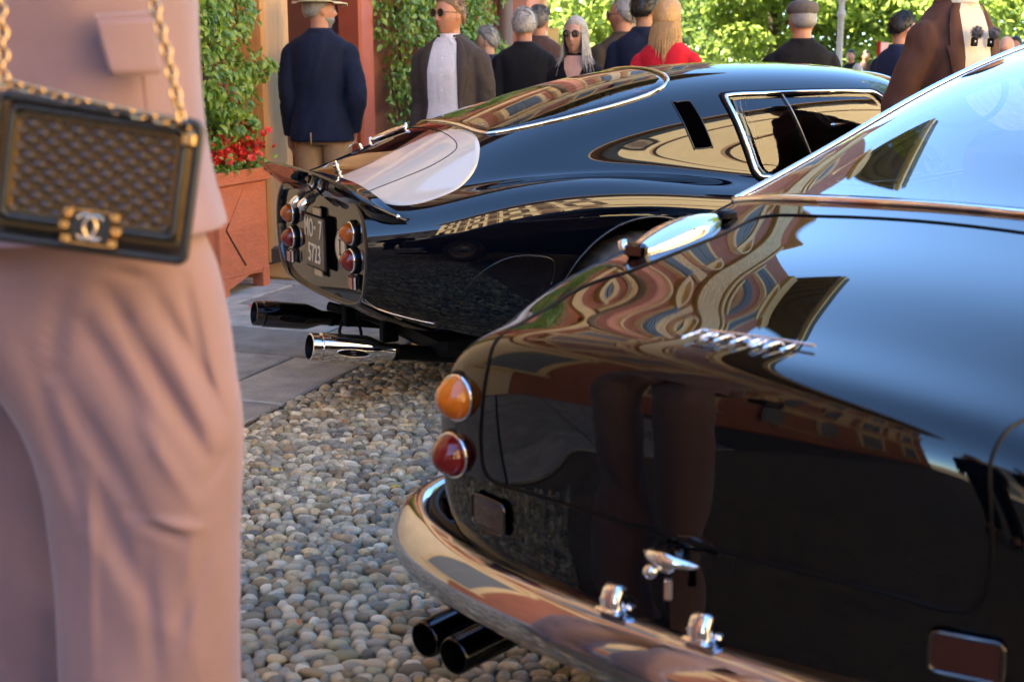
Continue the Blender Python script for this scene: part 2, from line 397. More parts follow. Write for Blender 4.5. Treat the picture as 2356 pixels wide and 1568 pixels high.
def window_meshes(w, h, surround, shut):
    f = MB(); t = .16
    for sx in (-1, 1): f.box((sx * (w / 2 + t / 2), -.04, h / 2), (t, .12, h), .01)
    f.box((0, -.06, -.07), (w + 2 * t + .14, .2, .13), .01); f.box((0, -.05, h + .09), (w + 2 * t + .1, .16, .18), .01)
    a = np.linspace(0, math.pi, 13); pr = np.array([[(math.cos(q) * (w / 2 + t) * s, y, h + .19 + math.sin(q) * .42 * s) for q in a] for s in (1, .8) for y in (-.1,)])
    pr = np.array([[(math.cos(q) * (w / 2 + t) * s, y, h + .18 + math.sin(q) * .45 * s) for q in a] for s, y in ((1, 0), (1, -.13), (.78, -.13), (.78, -.03), (.02, -.02))])
    f.grid(pr)
    fo = f.build('window_surround', surround, smooth='auto'); me1 = fo.data; bpy.data.objects.remove(fo)
    p = MB().box((0, .05, h / 2), (w, .02, h)); po = p.build('pane', DGLASS if False else mat('dark_pane', (.02, .025, .03), rough=.05, coat=1.), smooth=False); me2 = po.data; bpy.data.objects.remove(po)
    s = MB(); s.box((0, -.06, h / 2), (w * .5, .02, h), 0)
    for k in range(int(h / .09)): s.box((0, -.078, .06 + k * .09), (w * .44, .03, .05), 0)
    so = s.build('shutter', shut, smooth=False); me3 = so.data; bpy.data.objects.remove(so)
    return me1, me2, me3
def facade_windows(root, xs, zs, w, h, surround, shut, open_every=3):
    a, b, c = window_meshes(w, h, surround, shut); k = 0
    for z in zs:
        for x in xs:
            k += 1; s = inst('window', a, root, (x, 0, z)); inst('pane', b, s, (0, 0, 0))
            if k % open_every: inst('shutter', c, s, (-w * .25, 0, 0), (0, 0, 0)); inst('shutter', c, s, (w * .25, 0, 0))
            else: inst('shutter', c, s, (-w * .78, -.06, 0)); inst('shutter', c, s, (w * .78, -.06, 0))
LB = thing('terracotta_building', 'terracotta building with cream trim and climbing vines behind the planter', 'building', (*A0, 0), ST_RZ)
H_L = 11.4
w = MB()
w.box((-8.29, 4.0, H_L / 2), (19.4, 8.0, H_L)); w.box((4.49, 4.0, H_L / 2), (3.38, 8, H_L)); w.box((11.09, 4.0, 7.2), (9.8, 7.98, 8.4)); w.box((2.1, 4.0, (2.7 + H_L) / 2), (1.38, 7.99, H_L - 2.7)); w.box((2.1, 5.0, 1.35), (1.38, 6, 2.7))
w.build('wall', M_TERRA, LB, smooth=False)
for x0, x1, o in ((-18, 6.3, .10),):
    MB().box((-1.0, -.05, 3.55), (34., .14, .34), .02).build('string_course', M_CREAM, LB, smooth='auto')
    MB().box((-1.0, -.06, 7.35), (34., .16, .9), .02).build('carved_frieze', M_ORN, LB, smooth='auto')
    MB().box((-1.0, -.09, 7.90), (34., .22, .14), .02).build('string_course', M_CREAM, LB, smooth='auto')
    MB().box((-1.0, -.06, 10.95), (34., .16, .6), .02).build('string_course', M_CREAM, LB, smooth='auto')
    MB().box((-1.0, 3.4, 11.46), (36., 9.2, .12), .01).build('soffit', M_SOFFIT, LB, smooth='auto')
    MB().box((-1.0, -1.27, 11.58), (36.1, .12, .20), .01).build('fascia', M_CREAM, LB, smooth='auto')
    MB().add([(-19.1, -1.34, 11.70), (17.0, -1.34, 11.70), (17.0, -1.40, 11.86), (-19.1, -1.40, 11.86), (-19.1, 3.6, 13.4), (17.0, 3.6, 13.4), (-19.1, 8.2, 11.86), (17.0, 8.2, 11.86)], [(0, 1, 2, 3), (3, 2, 5, 4), (4, 5, 7, 6)]).build('roof', M_SLATE, LB, smooth=False)
for k in range(51): MB().box((-18.6 + k * .7, -.66, 11.36), (.1, 1.1, .12), .01)  .build('rafter', M_SOFFIT, LB, smooth='auto')
facade_windows(LB, [-16 + 2.9 * i for i in range(11)], (4.3, 8.3), 1.05, 1.85, M_CREAM, M_SHUT)
facade_windows(LB, [-16, -13.1, -10.2, -7.3, -4.4], (.9,), 1.15, 1.9, M_CREAM, M_SHUT)
for k in range(9): MB().box((-14.55 + 2.9 * k, -.05, 5.3), (.62, .10, 2.9), .02).build('carved_panel', M_ORN, LB, smooth='auto')
for x in (11.65, 13.57): MB().tube([(x, .3, 0), (x, .3, 3.0)], .13, 16).build('arcade_column', M_CREAM, LB)
MB().box((-2.35, -.02, 1.65), (4.5, .08, 3.3), .02).build('ground_floor_cladding', M_BEIGE0, LB, smooth='auto')
# entrance
M_BOUNCE_CREAM = mat('bounce_lit_cream_wood', (.62, .33, .13), rough=.55, var=.12, scale=5, stretch=(6, 6, .6))  # cream wood with warm bounce light painted into the colour
M_REDWOOD = mat('red_painted_wood', (.40, .085, .045), rough=.5, var=.12, scale=5)
MB().box((1.27, -.10, 1.6), (.26, .2, 3.2), .02).build('door_pilaster', M_BOUNCE_CREAM, LB, smooth='auto')
MB().box((1.55, -.03, 1.5), (.16, .16, 3.0), .02).build('door_jamb', M_BOUNCE_CREAM, LB, smooth='auto')
MB().box((1.40, -.16, 1.6), (.05, .06, 3.1), .01).build('door_moulding', M_CREAM, LB, smooth='auto')
MB().box((2.68, -.06, 1.5), (.22, .2, 3.0), .02).build('door_jamb', M_REDWOOD, LB, smooth='auto')
d = MB().box((2.1, 1.9, 1.3), (1.2, .04, 2.6)).build('door', mat('dark_door_glass', (.012, .012, .012), rough=.1, coat=1.), LB, smooth=False)
MB().box((2.1, 1.86, 1.25), (.06, .05, 2.5), .01).build('door_stile', M_REDWOOD, d, smooth='auto')
MB().box((6.05, -.14, 3.2), (.34, .28, 6.4), .02).build('corner_pilaster', mat('pink_plaster', (.55, .25, .19), rough=.8, var=.1, scale=4), LB, smooth='auto')
MB().box((6.235, -.19, 3.2), (.09, .3, 6.4), .01).build('corner_bead', M_CREAM, LB, smooth='auto')
MB().tube([(5.66, -.12, .1), (5.66, -.12, 6)], .075, 14).build('downpipe', mat('brown_grey_pipe', (.13, .095, .08), rough=.5), LB)
st_ = MB().box((2.1, -.22, .06), (1.9, .46, .12), .015).build('door_step', mat('dark_step_stone', (.10, .10, .105), rough=.6, var=.2, scale=10), LB, smooth='auto')
dm = MB().box((0, 0, .012), (.62, .42, .024), .006).build('doormat', mat('coir_doormat', (.52, .26, .08), rough=.95, bump=.6, bscale=250), smooth='auto')
dm.location = st(.98, .45, 0); dm.rotation_euler = (0, 0, ST_RZ); tag(dm, 'orange-brown doormat on the pavement beyond the planter', 'doormat')

# right-hand and rear buildings (seen mirrored in the paintwork)
def plain_building(name, label, loc, rz, length, h, wallm, surround, zs, ww, wh, step, shut, roofm, blank=(1, -1)):
    b = thing(name, label, 'building', loc, rz)
    MB().box((0, 4, h / 2), (length, 8, h)).build('wall', wallm, b, smooth=False)
    MB().box((0, 3.6, h + .1), (length + 1.2, 9.0, .2), .02).build('cornice', M_BROWN, b, smooth='auto')
    MB().add([(-length / 2 - .5, -.8, h + .21), (length / 2 + .5, -.8, h + .21), (length / 2 + .5, 4, h + 1.7), (-length / 2 - .5, 4, h + 1.7)], [(0, 1, 2, 3)]).build('roof', roofm, b, smooth=False)
    n = int(length / step); xs = [q for q in [(-(n - 1) / 2 + i) * step for i in range(n)] if not blank[0] < q < blank[1]]
    facade_windows(b, xs, zs, ww, wh, surround, shut, 2)
    for z in zs[1:]: MB().box((0, -.04, z - .55), (length + .02, .1, .16), .01).build('string_course', surround, b, smooth='auto')
    return b
M_BEIGE = mat('beige_render', (.58, .44, .28), rough=.85, var=.08, scale=2)
M_OCHRE = mat('ochre_render', (.52, .38, .22), rough=.85, var=.1, scale=2)
q = st(-7.0, 15.5); plain_building('beige_building', 'beige building with rows of shuttered windows mirrored in the car flank', (q[0], q[1], 0), ST_RZ + math.pi, 31, 12.5, M_BEIGE, M_BROWN, (.8, 4.2, 7.3, 10.1), 1.1, 1.7, 2.4, mat('brown_shutter', (.14, .075, .05), rough=.6), M_SLATE, (-11, -2.2))
q = (-7.5, 50); plain_building('far_building', 'tall terracotta building hidden behind the trees, mirrored in the boot lid', (q[0], q[1], 0), 0, 31, 17.5, M_TERRA, M_CREAM, (1.0, 5.2, 9.4, 13.4), 1.5, 2.5, 3.6, M_SHUT, M_SLATE)
q = (-2, -24); plain_building('grey_building', 'grey-beige building with cream window surrounds mirrored in the bumper', (q[0], q[1], 0), math.pi, 26, 9.5, mat('grey_beige_render', (.36, .33, .30), rough=.85, var=.1, scale=2), M_CREAM, (.9, 4.0, 6.9), 1.15, 1.7, 2.9, M_SHUT, M_SLATE)

# ------------------------------------------------------------------ trees
M_BARK = mat('bark', (.085, .065, .05), rough=.9, var=.4, scale=9, stretch=(3, 3, .5), bump=.8, bscale=20)
LEAF_BG = leaf_mat('sunlit_tree_leaf', (.075, .13, .03), (.26, .34, .085), .55)
LEAF_BG2 = leaf_mat('dark_tree_leaf', (.045, .09, .022), (.14, .21, .055), .5)
def leaf_cloud(centres, radii, n, size, seed, flat=.75):
    """n leaf faces (bent diamonds) spread over and through clumps"""
    r = np.random.default_rng(seed); c = np.asarray(centres)[r.integers(0, len(centres), n)]; rad = np.asarray(radii)
    idx = r.integers(0, len(centres), n); c = np.asarray(centres)[idx]; ra = rad[idx]
    d = r.normal(size=(n, 3)); d /= np.linalg.norm(d, axis=1)[:, None]
    p = c + d * (ra * r.uniform(.25, 1, n) ** .5)[:, None] * np.array([1, 1, flat])
    nn = d * .7 + r.normal(size=(n, 3)) * .6 + np.array([0, 0, .5]); nn /= np.linalg.norm(nn, axis=1)[:, None]
    t = np.cross(nn, r.normal(size=(n, 3))); t /= np.linalg.norm(t, axis=1)[:, None]; b = np.cross(nn, t); s = size * r.uniform(.6, 1.3, n)[:, None]
    V = np.stack([p - t * s, p + b * s * .42 + nn * s * .12, p + t * s, p - b * s * .42 + nn * s * .12], 1).reshape(-1, 3)
    F = np.arange(4 * n).reshape(n, 4)
    sh = np.clip(r.normal(.5, .22, n), 0.02, .98) * .98
    return V, F, sh
def fast_mesh(name, V, F, mats, parent, sh=None, smooth=False):
    me = bpy.data.meshes.new(name); n, k = F.shape
    me.vertices.add(len(V)); me.vertices.foreach_set('co', V.astype(np.float32).ravel())
    me.loops.add(n * k); me.loops.foreach_set('vertex_index', F.astype(np.int32).ravel()); me.polygons.add(n)
    me.polygons.foreach_set('loop_start', np.arange(0, n * k, k, dtype=np.int32))
    me.update(calc_edges=True); me.validate(); me.materials.append(mats)
    if sh is not None: a = me.attributes.new('shade', 'FLOAT', 'FACE'); a.data.foreach_set('value', sh.astype(np.float32))
    if smooth: me.polygons.foreach_set('use_smooth', [True] * n)
    o = bpy.data.objects.new(name, me); return link(o, parent)
def tree(label, loc, h, cr, low, seed, n, size, lm, group='trees beyond the square', trunk_r=.17):
    t = thing('tree', label, 'tree', loc, 0, group); r = random.Random(seed)
    tr = MB(); path = curve([(0, 0, -.05), (r.uniform(-.1, .1), .05, h * .3), (r.uniform(-.3, .3), r.uniform(-.2, .2), h * .62), (r.uniform(-.4, .4), 0, h * .9)], 24)
    tr.tube(path, np.linspace(trunk_r, trunk_r * .25, len(path)), 10); cs = []; rs_ = []
    for k in range(11):
        a = 2 * math.pi * (k * .38 + r.random() * .2); z0 = h * r.uniform(.28, .8); q0 = path[int(z0 / h * .99 * (len(path) - 1))]; L = cr * r.uniform(.6, 1.0)
        dz = r.uniform(-.1, .45) * L
        e = np.array([q0[0] + L * math.cos(a), q0[1] + L * math.sin(a), q0[2] + dz]); mid = (q0 + e) / 2 + np.array([0, 0, .2 * L]); e2 = e + np.array([.3 * math.cos(a), .3 * math.sin(a), -.9 * r.random()])
        bp = curve([q0, mid, e, e2], 14); tr.tube(bp, np.linspace(trunk_r * .42, .015, len(bp)), 6)
        for q, rr in ((mid, .75), (e, .95), (e2, .8)): cs.append(q); rs_.append(cr * .42 * rr * r.uniform(.7, 1.2))
    for k in range(16):
        a = r.uniform(0, 6.28); q = r.uniform(.35, 1.0) * cr; zz = low + r.uniform(0, h * .5)
        cs.append(np.array([q * math.cos(a), q * math.sin(a), zz])); rs_.append(cr * r.uniform(.18, .34))
    for k in range(6):
        cs.append(path[-1] + np.array([r.uniform(-1, 1), r.uniform(-1, 1), r.uniform(-.4, .6)]) * cr * .4); rs_.append(cr * .4)
    tr.build('trunk', M_BARK, t)
    V, F, sh = leaf_cloud(cs, rs_, n, size, seed); fast_mesh('crown', V, F, lm, t, sh); return t
TREES = [(-2.2, 30, 6.2, 3.0, .7, 'tree with drooping boughs behind the corner of the terracotta building', LEAF_BG), (3.0, 27, 5.6, 2.9, .5, 'green tree behind the blonde woman in red', LEAF_BG),
         (5.6, 29, 6.4, 3.2, .5, 'leafy tree right behind the man in the grey flat cap', LEAF_BG), (8.8, 26, 6.0, 3.0, .5, 'bright green tree behind the man in the brown jacket', LEAF_BG),
         (12.4, 30, 6.4, 3.2, .6, 'green tree at the far right edge behind the crowd', LEAF_BG), (3.2, 35, 7.5, 4.0, .5, 'paler tree in the second row behind the lamp post', LEAF_BG2),
         (-3.8, 34, 7.5, 4.0, .5, 'darker second-row tree left behind the grey-haired woman', LEAF_BG2), (10.0, 39, 8, 4.4, .5, 'darker second-row tree behind the far right crowd', LEAF_BG2), (15.5, 35, 7.5, 4.0, .5, 'dark tree beyond the right picture edge', LEAF_BG2),
         (-.3, 44, 8, 4.4, .4, 'distant tree far behind the grey-haired woman', LEAF_BG2), (5.5, 46, 8, 4.4, .4, 'distant tree far behind the lamp post', LEAF_BG2)]
for k, (x, y, h, cr, low, lab, lm) in enumerate(TREES): tree(lab, (x, y, -.03), h, cr, low, 20 + k, 13000, .115, lm)
for k, (x, y, h, lab) in enumerate([(10.8, 14.5, 11, 'tree mirrored in the roof of the racing coupe'), (13.5, 17.5, 12, 'tree mirrored in the rear wing of the racing coupe'), (12.2, 14.0, 11, 'tree at the right of the square out of the picture')]):
    tree(lab, (x, y, -.03), h, 3.2, 2.6, 60 + k, 9000, .15, LEAF_BG2, 'trees along the right side')

# ------------------------------------------------------------------ racing coupe: control net (x forward from the tail, half section from roof centre to floor centre)
GTO_ST = [
 (0.00, [(0,.855),(.17,.852),(.32,.838),(.42,.812),(.475,.785),(.51,.755),(.535,.715),(.55,.66),(.545,.57),(.52,.47),(.46,.405),(.25,.39),(0,.39)]),
 (0.10, [(0,.892),(.175,.888),(.33,.868),(.435,.83),(.49,.80),(.53,.775),(.565,.745),(.59,.685),(.59,.58),(.56,.44),(.49,.345),(.26,.33),(0,.33)]),
 (0.28, [(0,.965),(.18,.96),(.345,.93),(.445,.875),(.505,.83),(.555,.815),(.61,.80),(.655,.735),(.665,.60),(.62,.40),(.55,.28),(.27,.265),(0,.265)]),
 (0.50, [(0,1.055),(.19,1.046),(.365,1.005),(.46,.93),(.515,.865),(.565,.855),(.635,.855),(.70,.79),(.715,.62),(.67,.37),(.60,.235),(.3,.22),(0,.22)]),
 (0.78, [(0,1.145),(.20,1.13),(.385,1.075),(.48,.985),(.53,.885),(.575,.875),(.65,.885),(.73,.82),(.755,.64),(.71,.35),(.64,.205),(.3,.19),(0,.19)]),
 (1.08, [(0,1.225),(.21,1.208),(.40,1.145),(.495,1.035),(.545,.895),(.585,.868),(.655,.875),(.745,.815),(.775,.64),(.73,.34),(.66,.195),(.3,.18),(0,.18)]),
 (1.38, [(0,1.272),(.22,1.256),(.415,1.195),(.52,1.08),(.57,.915),(.60,.85),(.66,.835),(.745,.775),(.77,.62),(.73,.33),(.66,.19),(.3,.18),(0,.18)]),
 (1.70, [(0,1.296),(.23,1.282),(.435,1.225),(.545,1.105),(.595,.93),(.62,.835),(.67,.795),(.735,.735),(.758,.60),(.725,.33),(.66,.19),(.3,.18),(0,.18)]),
 (2.02, [(0,1.304),(.235,1.29),(.44,1.235),(.55,1.12),(.60,.94),(.625,.835),(.67,.79),(.73,.725),(.75,.59),(.72,.33),(.66,.19),(.3,.18),(0,.18)]),
 (2.34, [(0,1.297),(.235,1.284),(.435,1.23),(.54,1.115),(.595,.94),(.625,.84),(.67,.795),(.73,.73),(.75,.59),(.72,.33),(.66,.19),(.3,.18),(0,.18)]),
 (2.60, [(0,1.272),(.23,1.26),(.42,1.205),(.52,1.10),(.59,.94),(.63,.855),(.68,.815),(.735,.74),(.755,.60),(.72,.33),(.66,.19),(.3,.18),(0,.18)]),
 (2.80, [(0,1.20),(.23,1.185),(.42,1.12),(.53,1.02),(.60,.93),(.64,.875),(.69,.835),(.745,.75),(.765,.60),(.72,.33),(.66,.19),(.3,.18),(0,.18)]),
 (3.02, [(0,1.02),(.23,1.01),(.42,.985),(.54,.94),(.61,.90),(.65,.875),(.70,.845),(.755,.755),(.775,.60),(.72,.33),(.66,.19),(.3,.18),(0,.18)]),
 (3.30, [(0,.94),(.23,.935),(.42,.915),(.54,.885),(.61,.875),(.65,.87),(.71,.85),(.765,.76),(.78,.60),(.72,.33),(.66,.19),(.3,.18),(0,.18)]),
 (3.75, [(0,.84),(.23,.835),(.40,.81),(.50,.79),(.57,.80),(.62,.805),(.67,.78),(.72,.70),(.735,.56),(.68,.33),(.62,.2),(.3,.19),(0,.19)]),
 (4.15, [(0,.68),(.2,.675),(.34,.66),(.43,.64),(.48,.635),(.52,.625),(.555,.60),(.58,.55),(.58,.47),(.54,.33),(.48,.25),(.25,.24),(0,.24)]),
 (4.33, [(0,.56),(.1,.557),(.18,.55),(.23,.54),(.26,.535),(.28,.53),(.30,.51),(.31,.48),(.31,.45),(.29,.40),(.26,.37),(.13,.36),(0,.36)]),
]
def full_net(st_):
    net = []
    for x, pts in st_:
        half = [(p[2] if len(p) > 2 else x, p[0], p[1]) for p in pts]
        net.append([(a, b, c) for a, b, c in half[::-1]] + [(a, -b, c) for a, b, c in half[1:]])
    return np.array(net, float)
# ------------------------------------------------------------------ grand tourer in front: tail closed by shrinking rings; points may carry their own x
GT_EDGE = [(0,.905,.205),(.2,.896,.21),(.36,.878,.215),(.475,.858,.225),(.575,.815,.225),(.622,.73,.205),(.630,.62,.185),(.612,.50,.175),(.565,.40,.165),(.3,.36,.16),(0,.36,.16)]
def gt_ring(s, xc, xe, zc=.60):
    out = []
    for y, z, x in GT_EDGE:
        yy, zz = y * s, zc + (z - zc) * s; out.append((yy, zz, xc + (xe - xc) * min(1, (abs(yy) / .52)) ** 2))
    return (0, out)
GT_ST = [gt_ring(.02, -.010, .03), gt_ring(.35, -.010, .045), gt_ring(.66, -.012, .052), gt_ring(.86, .000, .062), gt_ring(.965, .038, .090), (0, GT_EDGE),
 (.42, [(0,.955),(.2,.948),(.37,.934),(.495,.918),(.62,.875),(.665,.78),(.68,.62),(.66,.46),(.60,.34),(.3,.30),(0,.30)]),
 (.70, [(0,.990),(.2,.984),(.38,.970),(.51,.954),(.645,.908),(.70,.80),(.72,.62),(.70,.42),(.64,.28),(.3,.24),(0,.24)]),
 (.95, [(0,1.030),(.2,1.024),(.38,1.010),(.52,.992),(.65,.935),(.715,.81),(.745,.62),(.72,.40),(.66,.25),(.3,.2),(0,.2)]),
 (1.15, [(0,1.080),(.2,1.074),(.385,1.060),(.535,1.036),(.645,.962),(.73,.82),(.765,.62),(.74,.39),(.67,.23),(.3,.2),(0,.2)]),
 (1.45, [(0,1.172),(.2,1.166),(.385,1.15),(.525,1.12),(.615,1.0),(.735,.83),(.775,.62),(.74,.39),(.67,.22),(.3,.2),(0,.2)]),
 (1.85, [(0,1.285),(.2,1.28),(.38,1.265),(.51,1.225),(.59,1.06),(.735,.84),(.775,.62),(.74,.39),(.67,.22),(.3,.2),(0,.2)]),
 (2.30, [(0,1.375),(.2,1.37),(.38,1.352),(.495,1.31),(.575,1.09),(.735,.845),(.775,.62),(.74,.39),(.67,.22),(.3,.2),(0,.2)]),
 (2.75, [(0,1.44),(.2,1.435),(.38,1.41),(.49,1.35),(.575,1.09),(.735,.845),(.775,.62),(.74,.39),(.67,.22),(.3,.2),(0,.2)]),
 (3.15, [(0,1.42),(.2,1.415),(.38,1.385),(.49,1.32),(.59,1.07),(.735,.845),(.775,.62),(.74,.39),(.67,.22),(.3,.2),(0,.2)]),
 (3.55, [(0,1.16),(.2,1.155),(.40,1.13),(.53,1.06),(.62,.98),(.735,.85),(.775,.62),(.74,.39),(.67,.22),(.3,.2),(0,.2)]),
 (3.95, [(0,.95),(.2,.945),(.40,.93),(.56,.91),(.64,.89),(.73,.82),(.765,.62),(.73,.39),(.66,.22),(.3,.2),(0,.2)]),
 (4.6, [(0,.86),(.2,.855),(.38,.84),(.52,.83),(.61,.82),(.68,.74),(.70,.58),(.66,.39),(.60,.25),(.3,.22),(0,.22)]),
 (4.85, [(0,.62),(.1,.615),(.2,.61),(.28,.60),(.32,.58),(.35,.55),(.355,.5),(.34,.45),(.3,.40),(.15,.38),(0,.38)]),
]
GTO_O, GTO_RZ = (-.766, 5.14, 0), math.radians(27)
GT_O, GT_RZ = (.25, 1.88, 0), math.radians(48.8)

def surf_of(st_):
    s = Surf(full_net(st_)); u = np.array([.5]); v = np.array([.5]); s.sign = 1. if s.nrm(u, v)[0, 2] > 0 else -1.; return s
def mirrored(poly): return [(x, -y) for x, y in poly]
def body_mesh(name, s, nu, nv, holes, mats, parent, close_tail=None):
    """skin of the surface with faces left out where a hole polygon lies; hole edges are pulled onto the polygon"""
    us = np.linspace(0, 1, nu); vs = np.linspace(0, 1, nv); P = s.ev_grid(us, vs); UV = np.stack(np.meshgrid(us, vs, indexing='ij'), -1)
    keep = np.ones((nu - 1, nv - 1), bool)
    c = (P[:-1, :-1] + P[1:, :-1] + P[1:, 1:] + P[:-1, 1:]) / 4
    for poly, axes, mask in holes:
        poly = np.asarray(poly); ins = inside(poly, c.reshape(-1, 3)[:, axes]).reshape(c.shape[:2]) & mask(c); keep &= ~ins
        # vertices on the border of the hole snap to the outline
        border = np.zeros((nu, nv), bool); kk = np.pad(ins, 1)
        cnt = kk[:-1, :-1].astype(int) + kk[1:, :-1] + kk[:-1, 1:] + kk[1:, 1:]; border = (cnt > 0) & (cnt < 4)
        ii, jj = np.nonzero(border)
        if len(ii):
            q = P[ii, jj][:, axes]; best = np.full(len(q), 9e9); tgt = q.copy()
            for k in range(len(poly)):
                a, b = poly[k - 1], poly[k]; d = b - a; L2 = d @ d + 1e-12; t = np.clip(((q - a) @ d) / L2, 0, 1); r = a + t[:, None] * d; e = ((q - r) ** 2).sum(1)
                w_ = e < best; best[w_] = e[w_]; tgt[w_] = r[w_]
            ok = best < .03 ** 2
            if ok.any():
                pp, _ = s.on(tgt[ok], axes, mask); P[ii[ok], jj[ok]] = pp
    idx = np.arange(nu * nv).reshape(nu, nv); f = []
    I, J = np.nonzero(keep)
    quads = np.stack([idx[I, J], idx[I + 1, J], idx[I + 1, J + 1], idx[I, J + 1]], 1)
    if s.sign < 0: quads = quads[:, ::-1]
    mb = MB(); mb.add(P.reshape(-1, 3), quads.tolist())
    return mb.build(name, mats, parent)
def surf_line(s, pts, axes, mask, off=.0, n=60, closed=False): return s.on(curve(pts, n, closed), axes, mask, off)[0]
def add_patch(name, s, poly, axes, mask, off, mats, parent, rings=10, thick=.003, ref=(0, 0, 1)):
    V, F = s.patch(poly, axes, mask, off, rings, thick); F = orient(V, F, ref); return MB().add(V, F).build(name, mats, parent)
def lens_light(parent, pos, r, ax, lensm, name='tail_light', label=None):
    t = MB().lathe([(r, 0), (r * .99, .18 * r), (r * .88, .5 * r), (r * .62, .82 * r), (r * .3, 1.04 * r), (r * .08, 1.12 * r), (0.0005, 1.13 * r)], 28, pos, ax).build(name, lensm, parent)
    a = np.array(ax, float); a /= np.linalg.norm(a)
    MB().lathe([(r * 1.0, -.01), (r * 1.09, -.004), (r * 1.10, .08 * r), (r * 1.05, .17 * r), (r * .99, .16 * r)], 28, pos, ax).build('chrome_ring', CHROME, t)
    MB().lathe([(r * 1.22, -.014), (r * 1.22, -.004), (r * 1.0, 0)], 24, pos, ax).build('gasket', BLACK, t)
    if label: t['label'] = label
    return t
def rounded_rect(w, h, r, n=6):
    out = []
    for cx_, cy_, a0 in ((w / 2 - r, h / 2 - r, 0), (-w / 2 + r, h / 2 - r, 90), (-w / 2 + r, -h / 2 + r, 180), (w / 2 - r, -h / 2 + r, 270)):
        for k in range(n + 1): a = R(a0 + 90 * k / n); out.append((cx_ + r * math.cos(a), cy_ + r * math.sin(a)))
    return np.array(out)

# ================================================================== the racing coupe
car = thing('racing_coupe', 'black-blue racing coupe with ducktail spoiler and white patch on its tail', 'car', GTO_O, GTO_RZ)
S = surf_of(GTO_ST)
right = lambda P: (P[..., 1] < -.40) & (P[..., 2] > .28)
left = lambda P: (P[..., 1] > .40) & (P[..., 2] > .28)
top = lambda P: (P[..., 2] > .74)
rw = [(.535, 0), (.540, .19), (.562, .305), (.615, .352), (.80, .387), (1.06, .405), (1.24, .40), (1.36, .37), (1.425, .31), (1.445, .2), (1.45, 0)]
rwin = curve(rw[:-1] + [rw[-1]] + mirrored(rw[1:-1])[::-1], 110, True)
sw = curve([(1.60, 1.145), (1.63, 1.163), (1.80, 1.168), (2.05, 1.172), (2.30, 1.170), (2.40, 1.158), (2.46, 1.08), (2.58, .92), (2.62, .862), (2.56, .843), (2.3, .838), (1.95, .836), (1.72, .836), (1.672, .852), (1.65, .93), (1.62, 1.05)], 128, True)
wsn = curve([(2.66, 0), (2.655, .2), (2.64, .34), (2.66, .40), (2.76, .44), (2.95, .50), (3.03, .49), (3.10, .3), (3.13, 0)] + mirrored([(3.10, .3), (3.03, .49), (2.95, .50), (2.76, .44), (2.66, .40), (2.64, .34), (2.655, .2)]), 96, True)
def arch(cx_, r, zc=.33): return np.array([(cx_ + r * math.cos(a), zc + r * 1.0 * math.sin(a)) for a in np.linspace(0, 2 * math.pi, 64, endpoint=False)])
low_r = lambda P: (P[..., 1] < -.42) & (P[..., 2] < .8); low_l = lambda P: (P[..., 1] > .42) & (P[..., 2] < .8)
ar = arch(1.07, .395); af = arch(3.48, .395)
body_mesh('body', S, 230, 340, [(rwin, [0, 1], lambda P: P[..., 2] > .9), (sw, [0, 2], right), (sw, [0, 2], left), (wsn, [0, 1], lambda P: P[..., 2] > .8),
    (ar, [0, 2], low_r), (ar, [0, 2], low_l), (af, [0, 2], low_r), (af, [0, 2], low_l)], PAINT, car)
for cx_ in (1.07, 3.48):
    for msk, sg in ((low_r, -1), (low_l, 1)):
        a = np.linspace(-.12, math.pi + .12, 40) if cx_ < 2 else np.linspace(-.1, math.pi + .1, 40)
        p = S.on(np.array([(cx_ + .392 * math.cos(q), .33 + .392 * math.sin(q)) for q in a]), [0, 2], msk)[0]
        MB().tube(p, .006, 8).build('wheel_arch_lip', PAINT, car)
        inn = np.array([[(q[0], q[1] - sg * d_, q[2]) for q in p] for d_ in (0, .12, .26)]); MB().grid(inn).build('wheel_well', BLACK, car)
# inside: floor, dark cabin lining, seats
cab = MB(); cab.box((2.0, 0, .30), (1.5, 1.1, .04)); cab.box((1.30, 0, .58), (.05, 1.0, .62)); cab.build('cabin_floor', BLACK, car, smooth=False)
for yy in (-.28, .28):
    sm = MB(); sm.grid([[(1.75 + .12 * k + .05 * math.cos(a) * 0, yy + .2 * math.sin(a) * (1 - .25 * max(0, k - 2)), .42 + .0 * k) for a in np.linspace(-1.5, 1.5, 9)] for k in range(4)])
    b_ = MB().box((1.62, yy, .62), (.10, .40, .55), .05).build('seat', mat('blue_cloth_seat', (.02, .03, .06), rough=.8), car, smooth='auto')
rg = add_patch('rear_window', S, rwin, [0, 1], lambda P: P[..., 2] > .9, .001, GLASS, car, 12, .001)
rwl = S.on(rwin, [0, 1], lambda P: P[..., 2] > .9, .003)[0]; MB().tube(rwl, .0075, 8, True).build('window_trim', CHROME, rg)
for yy in (-.13, .13, .26, -.26): MB().lathe([(.0, .003), (.0035, .002), (.004, 0)], 8, S.on([(.60, yy)], [0, 1], top, .001)[0][0]).build('screw', CHROME, rg)
